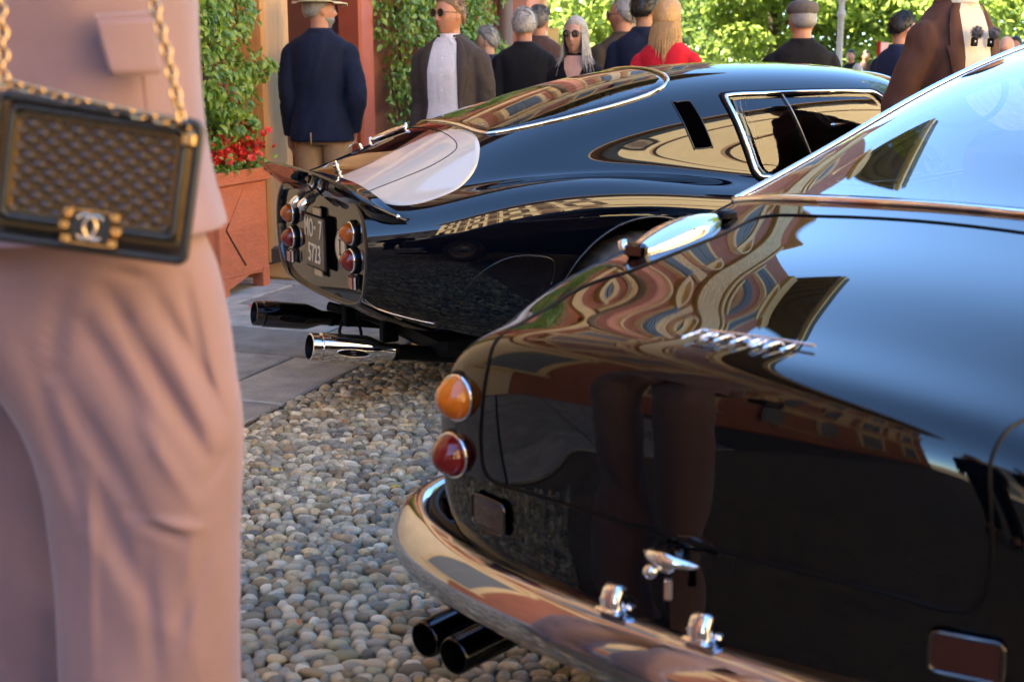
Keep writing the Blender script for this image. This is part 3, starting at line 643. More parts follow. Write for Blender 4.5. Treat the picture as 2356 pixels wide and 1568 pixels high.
for msk, sg in ((right, -1), (left, 1)):
    g_ = add_patch('side_window', S, sw, [0, 2], msk, -.004, GLASS, car, 8, .001, (0, sg, .2))
    p = S.on(sw, [0, 2], msk, .002)[0]; MB().tube(p, .0105, 8, True).build('window_frame', CHROME, g_)
    p = S.on(np.array([sw.mean(0) + (q - sw.mean(0)) * 1.035 for q in sw]), [0, 2], msk, .001)[0]; MB().tube(p, .010, 8, True).build('window_seal', BLACK, g_)
    p = S.on(curve([(1.875, 1.165), (1.92, 1.02), (1.985, .84)], 14), [0, 2], msk, .003)[0]; MB().tube(p, .003, 6).build('pane_edge', ALU, g_)
    vt = curve([(1.355, 1.128), (1.375, 1.138), (1.425, 1.142), (1.437, 1.128), (1.478, .975), (1.468, .962), (1.405, .958), (1.392, .972)], 48, True)
    vo = add_patch('side_vent', S, vt, [0, 2], msk, .0015, mat('vent_black', (.0008, .0008, .001), rough=.9, spec=0.), car, 6, .002, (0, sg, .2))
    MB().tube(S.on(vt, [0, 2], msk, .0015)[0], .003, 6, True).build('vent_edge', PAINT, vo)
ws = add_patch('windscreen', S, wsn, [0, 1], lambda P: P[..., 2] > .8, .001, GLASS, car, 10, .001)
MB().tube(S.on(wsn, [0, 1], lambda P: P[..., 2] > .8, .002)[0], .012, 8, True).build('windscreen_trim', CHROME, ws)
# white painted patch and lid seam
wp = curve([(.006, -.15), (.02, -.30), (.05, -.43), (.115, -.507), (.212, -.545), (.32, -.54), (.42, -.498), (.486, -.45), (.528, -.374), (.538, -.29), (.515, -.205), (.466, -.138), (.32, -.122), (.16, -.14)], 110, True)
add_patch('white_tail_patch', S, wp, [0, 1], top, .0012, WHITE_PAINT, car, 12, .0011)
ls = surf_line(S, [(.03, -.40), (.12, -.395), (.23, -.393), (.334, -.388), (.42, -.367), (.452, -.335), (.463, -.265), (.467, -.112), (.467, .112), (.463, .265), (.452, .335), (.42, .367), (.334, .388), (.23, .393), (.12, .395), (.03, .40)], [0, 1], top, .0009, 120)
MB().tube(ls, .0022, 6).build('boot_lid_seam', BLACK, car)
# tail: lip, recessed panel
e0 = S.ev_grid(np.array([0.]), np.linspace(0, 1, 161))[0]; cen = np.array([0, 0, .60])
def sc_(f, x): q = cen + (e0 - cen) * np.array([1, f, f]); q[:, 0] = x; return q
MB().grid([sc_(1, 0), sc_(.99, -.007), sc_(.965, -.009), sc_(.95, -.004), sc_(.945, .012)]).build('tail_lip', PAINT, car)
MB().grid([sc_(.945, .012), sc_(.7, .011), sc_(.4, .0105), sc_(.1, .01), sc_(.001, .01)]).build('tail_panel', PAINT, car)
# spoiler
keys = [0, .5, .8, .95, 1.]; Y_ = [0, .30, .47, .555, .585]
TE = [(-.115, .906), (-.105, .897), (-.068, .866), (.01, .805), (.13, .742)]; MID = [(-.035, .874), (-.03, .867), (-.005, .838), (.055, .787), (.138, .744)]; ROOT = [(.035, .871), (.04, .862), (.055, .832), (.095, .783), (.15, .755)]
UND = [(-.035, .835), (-.03, .828), (-.005, .80), (.045, .765), (.135, .735)]; BOT = [(-.002, .79), (-.002, .785), (.0, .765), (.055, .74), (.137, .728)]
ss = np.linspace(-1, 1, 81); rowsS = []
for q in ss:
    a = abs(q); I_ = lambda L, c: np.interp(a, keys, [p[c] for p in L]) if False else float(np.interp(a, np.linspace(0, 1, 200), SPL[id(L)][c]))
    if 'SPL' not in globals():
        SPL = {}
        for L in (TE, MID, ROOT, UND, BOT, Y_):
            cv = curve([(keys[i], *(L[i] if isinstance(L[i], tuple) else (L[i], 0))) for i in range(5)], 200); SPL[id(L)] = [np.interp(np.linspace(0, 1, 200), cv[:, 0], cv[:, 1 + c]) for c in range(2)]
    y = math.copysign(I_(Y_, 0), q); te, mi, ro, un, bo = [(I_(L, 0), I_(L, 1)) for L in (TE, MID, ROOT, UND, BOT)]
    sec = curve([(ro[0], ro[1]), (mi[0], mi[1]), (te[0] + .01, te[1] + .001), (te[0], te[1] + .001), (te[0] - .002, te[1] - .005), (te[0] + .004, te[1] - .01), (un[0], un[1]), (bo[0], bo[1])], 42)
    rowsS.append([(p[0], y, p[1]) for p in sec])
spo = MB().grid(rowsS, flip=True).build('spoiler', PAINT, car)
for sg in (-1, 1): MB().lathe([(0.0004, .006), (.007, .005), (.010, 0), (.010, -.01)], 14, (.105, sg * .575, .758), (-.2, sg * .8, .55)).build('rivet', CHROME, spo)
# lamps, plate
for sg in (-1, 1):
    yy = sg * .362 - .012
    lens_light(car, (-.002, yy, .680), .041, (-1, 0, 0), AMBER_SHADED, label='amber indicator lens'); lens_light(car, (-.002, yy, .578), .042, (-1, 0, 0), REDLENS, label='red tail lens')
    rr = MB().box((-.003, sg * .375 - .015, .497), (.016, .062, .058), .006).build('reflector', CHROME, car, smooth='auto'); MB().box((-.012, sg * .375 - .015, .497), (.008, .052, .048), .003).build('reflector_lens', REDLENS, rr, smooth='auto')
pl = MB().box((-.012, .002, .602), (.014, .235, .212), .008).build('licence_plate', PLATE, car, smooth='auto')
rotb = (math.pi / 2, 0, -math.pi / 2)
for txt, yy, zz, sx in (('MO', .060, .652, .62), ('7', -.078, .652, .72), ('5723', .0, .553, .66)):
    text_mesh('plate_characters', txt, .108, .0015, PLATE_INK, pl, (-.0205, yy, zz), rotb, sx=sx, spacing=1.08)
MB().box((-.020, -.012, .660), (.003, .014, .014), .001).build('plate_emblem', PLATE_INK, pl)
for zz in (.722, .482): MB().box((-.004, .0, zz), (.01, .09, .035), .004).build('plate_bracket', mat('cream_bracket', (.5, .42, .3), rough=.4), car, smooth='auto')
ov = np.array([(.0, math.cos(a) * .075, math.sin(a) * .064) for a in np.linspace(0, 2 * math.pi, 40, endpoint=False)])
ov = np.array([(.0, math.cos(a) * .066, math.sin(a) * .062) for a in np.linspace(0, 2 * math.pi, 40, endpoint=False)])
cb = MB().add(np.concatenate([ov + np.array([.0, -.252, .612]), ov * .0 + np.array([-.001, -.252, .612])]), [(i, (i + 1) % 40, 40 + (i + 1) % 40, 40 + i) for i in range(40)]).build('country_badge', mat('badge_ivory', (.60, .54, .42), rough=.4), car)
MB().tube(ov * np.array([1, .9, .9]) + np.array([-.002, -.252, .612]), .0016, 6, True).build('badge_ring', PLATE, cb)
text_mesh('badge_letter', 'I', .082, .0012, PLATE, cb, (-.003, -.252, .612), rotb)
MB().box((-.003, -.252, .639), (.002, .022, .006)).build('badge_letter_serif', PLATE, cb); MB().box((-.003, -.252, .585), (.002, .022, .006)).build('badge_letter_serif', PLATE, cb)
for yy in (.055, -.045):
    l_ = MB().lathe([(.0005, .045), (.016, .043), (.021, .03), (.021, -.02), (.014, -.03), (.014, -.05)], 18, (-.055, yy, .772), (-.6, 0, -.5)).build('plate_lamp', CHROME, car)
    MB().lathe([(.0005, .047), (.015, .045), (.0155, .04)], 18, (-.055, yy, .772), (-.6, 0, -.5)).build('lamp_lens', GLASS, l_)
    MB().tube([(-.02, yy, .80), (-.05, yy, .775)], .008, 8).build('lamp_stem', DCHROME, l_)
# exhausts
for sg, yy, mt, lab in ((-1, -.385, CHROME, 'chrome exhaust tip'), (1, .345, DCHROME, 'dark chrome exhaust tip')):
    a0 = np.array([-.18, yy, .270]); a1 = np.array([.44, yy, .172]); ax = (a1 - a0) / np.linalg.norm(a1 - a0)
    ex = MB().lathe([(.046, .0), (.0515, .002), (.0525, .03), (.0475, .032), (.0475, .040), (.0555, .042), (.0555, .225), (.052, .24), (.036, .285), (.0315, .30), (.0315, .34)], 36, a0, ax).build('exhaust_tip', mt, car, smooth='auto'); ex['label'] = lab
    MB().lathe([(.046, .0), (.0445, .004), (.0405, .12), (.001, .13)], 28, a0, ax).build('exhaust_bore', BLACK, ex)
    MB().lathe([(.033, .335), (.034, .338), (.034, .355), (.030, .357), (.030, .70)], 24, a0, ax).build('exhaust_pipe', BLACK, ex)
    # pressed slot in the flank of the tip
    th = np.linspace(0, 2 * math.pi, 28, endpoint=False); mid = a0 + ax * .155; vv = []
    for q in th:
        along = .064 * math.cos(q); ang = .26 * math.sin(q); r_ = .0562; d_ = np.array([0, -math.cos(ang - .1), math.sin(ang - .1)]); vv.append(mid + ax * along + d_ * r_)
    vv.append(mid + np.array([0, -math.cos(.1), -math.sin(.1)]) * .0556)
    MB().add(vv, [(i, (i + 1) % 28, 28) for i in range(28)]).build('tip_slot', BLACK, ex); MB().tube(vv[:28], .0016, 6, True).build('slot_rim', mt, ex)
hb = MB(); hb.box((.16, .12, .285), (.05, .05, .12), .006); hb.tube(curve([(.14, .14, .25), (.12, .13, .2), (.135, .12, .185)], 10), .007, 8); hb.tube(curve([(.19, .10, .25), (.20, .09, .2), (.20, .09, .15)], 10), .007, 8); hb.box((.27, -.05, .24), (.07, .05, .12), .006); hb.tube([(.1, .2, .30), (.5, -.2, .2)], .02, 8)
hb.build('exhaust_hanger', BLACK, car, smooth='auto')
MB().box((1.3, 0, .24), (2.0, 1.0, .10), .03).build('undertray', BLACK, car, smooth='auto')
sk = S.on(curve([(.0, -.50), (.06, -.50), (.14, -.525), (.25, -.56)], 20), [0, 1], lambda P: (P[..., 2] < .5) & (P[..., 1] < -.3), .002)[0]; MB().tube(sk, .003, 6).build('skirt_bead', CHROME, car)
# air scoop outline behind the wheel on the flank
duct = curve([(.30, .385), (.33, .47), (.40, .555), (.50, .60), (.60, .60), (.665, .575), (.665, .50), (.62, .42), (.60, .34), (.50, .335), (.38, .35)], 88, True)
add_patch('brake_duct', S, duct, [0, 2], low_r, -.002, mat('dark_duct', (.002, .002, .003), rough=.25), car, 8, .001, (0, -1, .2))
dl = S.on(duct[2:50], [0, 2], low_r, .0)[0]; MB().tube(dl, .003, 6).build('duct_edge', PAINT, car)
# boot catch, buckle strap, filler
def catch(x, y, big=1.):
    p, n = S.on([(x, y)], [0, 1], top, .0); p = p[0]; n = n[0]
    c_ = MB().lathe([(.0005, .034 * big), (.010 * big, .033 * big), (.0105 * big, .020 * big), (.015 * big, .018 * big), (.015 * big, .010 * big), (.010 * big, .008 * big), (.010 * big, 0)], 16, p, n).build('boot_catch', CHROME, car, smooth='auto')
    MB().tube(curve([p + np.array([0, 0, .012]), p + np.array([-.018, .022, .022]), p + np.array([-.035, .03, .012]), p + np.array([-.05, .02, .004])], 14), .0018, 6).build('catch_wire', CHROME, c_)
catch(.085, .0); catch(.30, .30, .6)
sp_ = surf_line(S, [(.33, .272), (.38, .245), (.43, .205), (.458, .172)], [0, 1], top, .012, 24)
b_ = MB().tube(sp_, np.interp(np.linspace(0, 1, len(sp_)), [0, .12, .5, .9, 1], [.004, .011, .014, .011, .004]), 12).build('lid_handle', CHROME, car)
for q in (sp_[1], sp_[-2]): MB().lathe([(.0005, .018), (.006, .016), (.007, -.012)], 12, q).build('handle_stud', CHROME, b_)
# wheels
def wheel(x, y, sg, r=.33, w=.19):
    t = MB(); n = 96; prof = [(r * .62, -w * .42), (r * .70, -w * .49), (r * .84, -w * .5), (r * .93, -w * .46), (r * .975, -w * .40), (r, -w * .33), (r, w * .33), (r * .975, w * .40), (r * .93, w * .46), (r * .84, w * .5), (r * .70, w * .49), (r * .62, w * .42)]
    P = []
    for k, (rr, h) in enumerate(prof):
        ring = []
        for i in range(n):
            a = 2 * math.pi * i / n; q = rr - (.008 if (i % 3 == 0 and rr > r * .95) else 0); ring.append((x + q * math.cos(a), y + h, r + q * math.sin(a)))
        P.append(ring)
    wh = bpy.data.objects.new('wheel', None); link(wh, car if sg != 0 else None)
    t.grid(P, close_v=True).build('tyre', RUBBER, wh, smooth='auto')
    MB().lathe([(r * .64, w * .40), (r * .62, w * .44), (r * .58, w * .30), (r * .3, w * .12), (r * .16, w * .2), (r * .14, w * .5), (.001, w * .52)], 36, (x, y, r), (0, sg, 0)).build('rim', ALU, wh)
    sp = MB()
    for i in range(36):
        a = 2 * math.pi * i / 36; b_ = a + (.5 if i % 2 else -.5); sp.tube([(x + r * .14 * math.cos(b_), y + sg * w * .46, r + r * .14 * math.sin(b_)), (x + r * .58 * math.cos(a), y + sg * w * .25, r + r * .58 * math.sin(a))], .003, 4)
    sp.build('wire_spokes', CHROME, wh); return wh
for x, yy, sg in ((1.07, -.665, -1), (1.07, .665, 1), (3.48, -.665, -1), (3.48, .665, 1)): wheel(x, yy, sg)

# ================================================================== the grand tourer in front
gt = thing('grand_tourer', 'black grand tourer seen from behind, chrome bumper and script badge, in the foreground', 'car', GT_O, GT_RZ)
T = surf_of(GT_ST)
gtop = lambda P: (P[..., 2] > .80)
gtail = lambda P: (P[..., 0] < .22) & (P[..., 2] < .9)
bwh = [(.925, 0), (.93, .168), (.952, .35), (.985, .49), (1.025, .545), (1.10, .550), (1.25, .53), (1.45, .497), (1.75, .47), (2.05, .435), (2.35, .395), (2.46, .33), (2.50, .2), (2.51, 0)]
bw = curve(bwh + mirrored(bwh[1:-1])[::-1], 168, True)
gside = curve([(1.62, .99), (1.75, 1.06), (2.05, 1.17), (2.4, 1.25), (2.8, 1.29), (3.05, 1.27), (3.25, 1.12), (3.4, .98), (3.2, .955), (2.6, .95), (2.0, .95)], 88, True)
gR = lambda P: (P[..., 1] < -.4) & (P[..., 2] > .7); gL = lambda P: (P[..., 1] > .4) & (P[..., 2] > .7)
gws = curve([(3.22, 0), (3.2, .3), (3.22, .40), (3.4, .47), (3.6, .53), (3.75, .5), (3.8, .3), (3.82, 0)] + mirrored([(3.8, .3), (3.75, .5), (3.6, .53), (3.4, .47), (3.22, .40), (3.2, .3)]), 84, True)
garch = [arch(1.05, .37, .32), arch(3.75, .37, .32)]
gl_r = lambda P: (P[..., 1] < -.45) & (P[..., 2] < .78); gl_l = lambda P: (P[..., 1] > .45) & (P[..., 2] < .78)
body_mesh('body', T, 330, 330, [(bw, [0, 1], lambda P: P[..., 2] > .95), (gside, [0, 2], gR), (gside, [0, 2], gL), (gws, [0, 1], lambda P: P[..., 2] > .88), (garch[0], [0, 2], gl_r), (garch[0], [0, 2], gl_l), (garch[1], [0, 2], gl_r), (garch[1], [0, 2], gl_l)], PAINT_GT, gt)
bwo = add_patch('rear_window', T, bw, [0, 1], lambda P: P[..., 2] > .95, .001, GLASS, gt, 14, .001)
MB().tube(T.on(bw, [0, 1], lambda P: P[..., 2] > .95, .003)[0], .0085, 10, True).build('window_trim', CHROME, bwo)
for msk, sg in ((gR, -1), (gL, 1)):
    o = add_patch('side_window', T, gside, [0, 2], msk, .001, GLASS, gt, 8, .001, (0, sg, .2)); MB().tube(T.on(gside, [0, 2], msk, .002)[0], .009, 8, True).build('window_trim', CHROME, o)
o = add_patch('windscreen', T, gws, [0, 1], lambda P: P[..., 2] > .88, .001, GLASS, gt, 8, .001); MB().tube(T.on(gws, [0, 1], lambda P: P[..., 2] > .88, .002)[0], .011, 8, True).build('windscreen_trim', CHROME, o)
M_LEATHER = mat('tan_leather', (.22, .12, .06), rough=.5)
MB().box((1.45, 0, .92), (.75, 1.0, .03), .01).build('parcel_shelf', mat('grey_felt', (.05, .05, .055), rough=.95), gt, smooth='auto')
for yy in (-.3, .3): MB().box((2.25, yy, .88), (.14, .42, .46), .06).build('seat', M_LEATHER, gt, smooth='auto')
MB().box((2.3, 0, .36), (2.6, 1.25, .05), .01).build('cabin_floor', BLACK, gt, smooth='auto')
MB().lathe([(.17, 0), (.18, .006), (.19, 0), (.18, -.006), (.17, 0)], 32, (2.98, .3, .98), (-.9, 0, .45)).build('steering_wheel', BLACK, gt)
# boot lid seam
sm = [(.828, 0), (.826, .2), (.818, .352), (.66, .357), (.43, .385), (.33, .445), (.2, .447), (.15, .438)]
pA = surf_line(T, sm, [0, 1], gtop, .0007, 70); pB = surf_line(T, [(.428, .842), (.424, .80), (.432, .74), (.438, .67), (.428, .612), (.39, .597), (.30, .603), (.187, .606), (0, .606)], [1, 2], gtail, .0007, 80)
half = np.concatenate([pA, pB]); MB().tube(half, .003, 6).build('boot_lid_seam', BLACK, gt); MB().tube(np.concatenate([T.on(np.stack([pA[:, 0], -pA[:, 1] * 1.06], 1), [0, 1], gtop, .0007)[0], T.on(np.stack([-pB[:, 1] * 1.06, pB[:, 2]], 1), [1, 2], gtail, .0007)[0]]), .003, 6).build('boot_lid_seam', BLACK, gt)
# script badge
STK = {'F': [[(0, 0), (.32, 1)], [(.16, .5), (.5, .56)]], 'e': [[(.06, .42), (.46, .52), (.46, .76), (.24, .8), (.06, .5), (.06, .14), (.22, .02), (.4, .12)]], 'r': [[(0, 0), (.24, .78)], [(.17, .5), (.36, .78), (.52, .72)]],
       'a': [[(.46, .74), (.24, .8), (.06, .5), (.04, .12), (.2, .03), (.42, .5)], [(.5, .8), (.26, 0)]], 'i': [[(0, 0), (.24, .78)]]}
bad = MB(); hgt = .045
def scr(a, b): return T.on([(.072 + b * hgt + .024 * a / .2, .046 - a)], [0, 1], gtop, .007)[0][0]
for k, chh in enumerate('Ferrari'):
    for stt in STK[chh]:
        cv = curve(stt, 10) if len(stt) > 2 else np.array(stt); bad.tube([scr(.0265 * k + (q[0] * .80 - .12 * q[1]) * hgt, q[1]) for q in cv], .0023, 8)
bad.tube([scr(q, 1.0) for q in np.linspace(.010, .190, 20)], .0023, 8)
bad.build('script_badge', CHROME, gt)
# chrome teardrop on the left wing
p0 = np.array([.505, .455]); p1 = np.array([.81, .440]); rows_ = []
for t in np.linspace(0, 1, 26):
    c2 = p0 + (p1 - p0) * t; wd = .047 * (math.sin(math.pi * min(1, t * .98 + .02)) ** .6) * (1 - .25 * t); ht = .034 * math.sin(math.pi * min(1, t * .96 + .04)) ** .6; ring = []
    b, n = T.on([c2], [0, 1], gtop, .004)
    for a in np.linspace(0, 2 * math.pi, 20, endpoint=False): ring.append(b[0] + np.array([0, wd * math.cos(a), 0]) + n[0] * max(-.004, ht * math.sin(a)))
    rows_.append(ring)
cp_ = MB().grid(rows_, close_v=True).build('filler_cover', CHROME, gt)
b, n = T.on([(.512, .45)], [0, 1], gtop, .0); MB().box(b[0] + n[0] * .012, (.022, .05, .03), .006).build('cover_catch', DCHROME, cp_, smooth='auto'); MB().lathe([(.0005, .02), (.009, .018), (.01, 0)], 12, b[0] + n[0] * .012 + np.array([0, .03, 0]), n[0]).build('catch_knob', CHROME, cp_)
b, n = T.on([(.815, .435)], [0, 1], gtop, .0); MB().box(b[0] + n[0] * .008, (.05, .03, .022), .006).build('cover_hinge', BLACK, cp_, smooth='auto')
# lamps
for sg in (1, -1):
    for (yy, zz, mt, lb) in ((.508, .724, AMBER, 'amber indicator cone'), (.522, .615, REDLENS, 'dark red tail lamp cone')):
        yy = yy if sg > 0 else yy + .055; b, n = T.on([(sg * yy, zz)], [1, 2], gtail, .004); d_ = n[0] * .35 + np.array([-.85, 0, 0]); lens_light(gt, b[0], .0395, d_, mt, label=lb)
    b, n = T.on([(.408 if sg > 0 else -.443, .537)], [1, 2], gtail, .004); nn = n[0]; uu = np.cross((0, 0, 1), nn); uu /= np.linalg.norm(uu); ww = np.cross(nn, uu)
    def rr_(w_, h_, r_, o_): return np.array([b[0] + uu * q[0] + ww * q[1] + nn * o_ for q in rounded_rect(w_, h_, r_)])
    wq = .095
    f_ = MB().tube(rr_(wq, .058, .012, .004), .0034, 8, True).build('reflector_frame', DCHROME, gt)
    c_ = rr_(wq - .006, .052, .009, .004); k = len(c_); MB().add(np.concatenate([c_, [b[0] + nn * .007]]), [(i, (i + 1) % k, k) for i in range(k)]).build('reflector_lens', mat('deep_red_reflector', (.030, .003, .003), rough=.12, coat=.6), f_)
# handle
b, n = T.on([(-.006, .572)], [1, 2], gtail, .0); b = b[0]
h_ = MB(); yy = np.linspace(.034, -.062, 22); h_.tube([b + np.array([-.03 - .012 * math.sin(math.pi * k / 21), q, .016 - .02 * abs(q + .01) * 4 * .5 + (.012 if q > 0 else 0) * 0]) for k, q in enumerate(yy)], np.interp(np.arange(22), [0, 3, 9, 18, 21], [.003, .010, .013, .007, .002]), 14)
ho = h_.build('boot_handle', CHROME, gt); MB().lathe([(.016, -.012), (.016, .022), (.012, .03), (.0005, .03)], 20, b, (-1, 0, 0)).build('handle_boss', CHROME, ho)
MB().lathe([(.0005, .046), (.010, .044), (.0115, .036), (.0115, .02)], 16, b + np.array([0, .018, -.008]), (-1, 0, -.1)).build('lock_barrel', CHROME, ho)
MB().box(b + np.array([-.034, -.012, -.034]), (.008, .015, .034), .004).build('key_tab', CHROME, ho, smooth='auto')
# bumper
inn = curve([(.55, .745), (.38, .745), (.26, .728), (.175, .675), (.112, .585), (.066, .45), (.036, .25), (.024, .0)], 84)
inn = inn * np.array([1, 1.035]) + np.array([-.008, 0]); inn = np.concatenate([inn, (inn * np.array([1, -1]))[::-1][1:]]); tg = np.gradient(inn, axis=0); tg /= np.linalg.norm(tg, axis=1)[:, None]; nr = np.stack([tg[:, 1], -tg[:, 0]], 1)
if nr[len(nr) // 2][0] > 0: nr = -nr
secc = np.array([0, -.024]) + curve([(-.006, .452), (.004, .474), (.024, .480), (.048, .468), (.068, .438), (.074, .412), (.066, .384), (.046, .362), (.02, .352), (-.004, .358), (-.012, .40)], 66, True)
bpr = []
for k in range(len(inn)):
    e = min(1, min(k, len(inn) - 1 - k) / 5 + .25); bpr.append([(inn[k][0] + nr[k][0] * o * (.4 + .6 * e), inn[k][1] + nr[k][1] * o * (.4 + .6 * e), .391 + (z - .391) * (.5 + .5 * e)) for o, z in secc])
bm_ = MB().grid(bpr, close_v=True).build('bumper', BCHROME, gt)
gap = np.array([(q[0] + .006, q[1] * .985, .450) for q in inn]); MB().tube(gap, .010, 8).build('bumper_seal', BLACK, bm_)
for yy in (.108, -.058):
    base = np.array([-.004, yy, .457]); l_ = MB().box(base + np.array([0, 0, .003]), (.056, .052, .010), .004).build('plate_lamp', CHROME, gt, smooth='auto')
    a = np.linspace(0, math.pi, 14); MB().grid([[base + np.array([.022 * math.cos(q) * sc2, off, .008 + .036 * math.sin(q) * sc2]) for q in a] for off, sc2 in ((-.019, .02), (-.0185, .8), (-.015, 1), (.0, 1), (.015, 1), (.0185, .8), (.019, .02))]).build('lamp_hood', CHROME, l_)
    for s2 in (-1, 1): MB().lathe([(.0005, .008), (.005, .006), (.006, 0)], 10, base + np.array([.0, s2 * .026, .008])).build('lamp_screw', CHROME, l_)
# exhaust pipes
for yy, x0 in ((.640, .09), (.548, .075)):
    ex = MB().lathe([(.033, 0), (.036, .001), (.0375, .006), (.0375, .8)], 30, (x0, yy, .205), (1, -.02, .02)).build('exhaust_pipe', mat('black_chrome_pipe', (.05, .05, .055), rough=.12, metal=1.), gt); MB().lathe([(.033, 0), (.0325, .02), (.032, .16), (.001, .17)], 26, (x0, yy, .205), (1, -.02, .02)).build('exhaust_bore', BLACK, ex)
MB().box((1.9, 0, .26), (3.0, 1.15, .12), .04).build('undertray', BLACK, gt, smooth='auto'); MB().box((.55, 0, .30), (.6, .9, .16), .05).build('fuel_tank', BLACK, gt, smooth='auto')
_c = car; car = gt
for x, yy, sg in ((1.05, -.64, -1), (1.05, .64, 1), (3.75, -.64, -1), (3.75, .64, 1)): wheel(x, yy, sg, .32, .17)
car = _c
# low dark car parked behind, only its roof and windscreen show
CAR3 = [(x * 1.0, pts) for x, pts in GTO_ST]
c3 = thing('parked_car', 'dark green-blue car behind the racing coupe, only its roof corner and screen showing', 'car', (2.05, 9.35, 0), R(24))
body_mesh('body', S, 90, 120, [(wsn, [0, 1], lambda P: P[..., 2] > .8), (ar, [0, 2], low_r), (af, [0, 2], low_r)], mat('dark_green_car_paint', (.004, .012, .012), rough=.12, coat=1.), c3)
o = add_patch('windscreen', S, wsn, [0, 1], lambda P: P[..., 2] > .8, .001, GLASS, c3, 8, .001); MB().tube(S.on(wsn, [0, 1], lambda P: P[..., 2] > .8, .002)[0], .012, 8, True).build('windscreen_trim', CHROME, o)
add_patch('side_window', S, sw, [0, 2], right, .001, mat('dark_pane', (.02, .025, .03)), c3, 6, .001, (0, -1, .2))
MB().grid([sc_(1, 0), sc_(.7, .0), sc_(.3, .0), sc_(.001, .0)]).build('tail_panel', MATS['dark_green_car_paint'], c3)
_c = car; car = c3
for x, yy, sg in ((1.07, -.655, -1), (1.07, .655, 1), (3.48, -.655, -1), (3.48, .655, 1)): wheel(x, yy, sg)
car = _c

# ------------------------------------------------------------------ pixel helper (photo pixels at 2356 wide -> a point at forward distance Y)
def at(px_, py_, Y):
    cp, sn = math.cos(PITCH), math.sin(PITCH); a = (px_ - 1178) / 3000; b = -(py_ - 784) / 3000
    d = np.array([a, cp + b * sn, -sn + b * cp]); return np.array([0, 0, CAM_H]) + d * (Y / d[1])

# ------------------------------------------------------------------ planter with climber and begonias
M_POT = mat('terracotta_painted_wood', (.54, .15, .068), rough=.55, var=.10, scale=7, bump=.25, bscale=22, stretch=(1, 1, 3))
pt = thing('wooden_planter', 'terracotta-painted wooden box planter with a diamond panel by the doorway', 'planter', (*A0, 0), ST_RZ)
X0, X1, Y0, Y1, ZB, ZT = -.01, .50, -.06, -.557, .10, .655
for nm, c, sz in (('side_board', ((X0 + X1) / 2, Y1 + .012, (ZB + ZT) / 2), (X1 - X0, .024, ZT - ZB)), ('side_board', ((X0 + X1) / 2, Y0 - .012, (ZB + ZT) / 2), (X1 - X0, .024, ZT - ZB)),
                  ('side_board', (X0 + .012, (Y0 + Y1) / 2, (ZB + ZT) / 2), (.024, Y0 - Y1 - .05, ZT - ZB)), ('side_board', (X1 - .012, (Y0 + Y1) / 2, (ZB + ZT) / 2), (.024, Y0 - Y1 - .05, ZT - ZB))):
    MB().box(c, sz, .003).build(nm, M_POT, pt, smooth='auto')
for x in (X0 + .035, X1 - .035):
    for y in (Y0 - .035, Y1 + .033): MB().box((x, y, .06), (.074, .074, .12), .004).build('foot', M_POT, pt, smooth='auto')
# scalloped lower edge
MB().add([(X0 + .075, Y1 + .0, ZB), (X1 - .075, Y1 + .0, ZB), (X1 - .075, Y1, ZB - .012), (X0 + .3, Y1, ZB - .004), (X0 + .12, Y1, ZB - .05), (X0 + .075, Y1, ZB - .06)], [(0, 1, 2, 3, 4, 5)]).build('lower_edge', M_POT, pt, smooth=False)
for c, sz in ((((X0 + X1) / 2, Y1 - .006, ZT + .005), (X1 - X0 + .036, .03, .075)), (((X0 + X1) / 2, Y0 + .006, ZT + .005), (X1 - X0 + .036, .03, .075)), ((X0 - .006, (Y0 + Y1) / 2, ZT + .005), (.03, Y0 - Y1 - .022, .075)), ((X1 + .006, (Y0 + Y1) / 2, ZT + .005), (.03, Y0 - Y1 - .022, .075))):
    MB().box(c, sz, .004).build('rim_board', M_POT, pt, smooth='auto')
cx_, cz_ = (X0 + X1) / 2, .375; dw, dh = .185, .215
for y, rot in ((Y1 - .006, 0),):
    v = [(cx_ - dw, y, cz_), (cx_, y, cz_ - dh), (cx_ + dw, y, cz_), (cx_, y, cz_ + dh), (cx_, y - .012, cz_)]
    v2 = [(a, y + .006, c) for a, _, c in v[:4]]
    dp = MB().add(v + v2, [(0, 1, 4), (1, 2, 4), (2, 3, 4), (3, 0, 4), (5, 6, 1, 0), (6, 7, 2, 1), (7, 8, 3, 2), (8, 5, 0, 3)]).build('diamond_panel', M_POT, pt, smooth=False)
    MB().tube([(cx_ - dw - .004, y + .004, cz_), (cx_ - .002, y + .004, cz_ - dh - .006)], .005, 6).build('open_joint', mat('dark_crack', (.05, .03, .02), rough=.9), pt)
    MB().tube([(cx_ - dw - .004, y + .004, cz_ + .003), (cx_ - dw + .03, y + .004, cz_ + .04)], .003, 6).build('open_joint', MATS['dark_crack'], pt)
v = [(X0 - .002, Y1 + .25 - .16, .375), (X0 - .002, Y1 + .25, .19), (X0 - .002, Y1 + .25 + .16, .375), (X0 - .002, Y1 + .25, .56), (X0 - .012, Y1 + .25, .375)]
MB().add(v, [(0, 1, 4), (1, 2, 4), (2, 3, 4), (3, 0, 4)]).build('diamond_panel', M_POT, pt, smooth=False)
MB().box(((X0 + X1) / 2, (Y0 + Y1) / 2, ZT - .03), (X1 - X0 - .05, Y0 - Y1 - .05, .03), .01).build('soil', mat('soil', (.03, .02, .013), rough=1., bump=.8, bscale=50), pt)

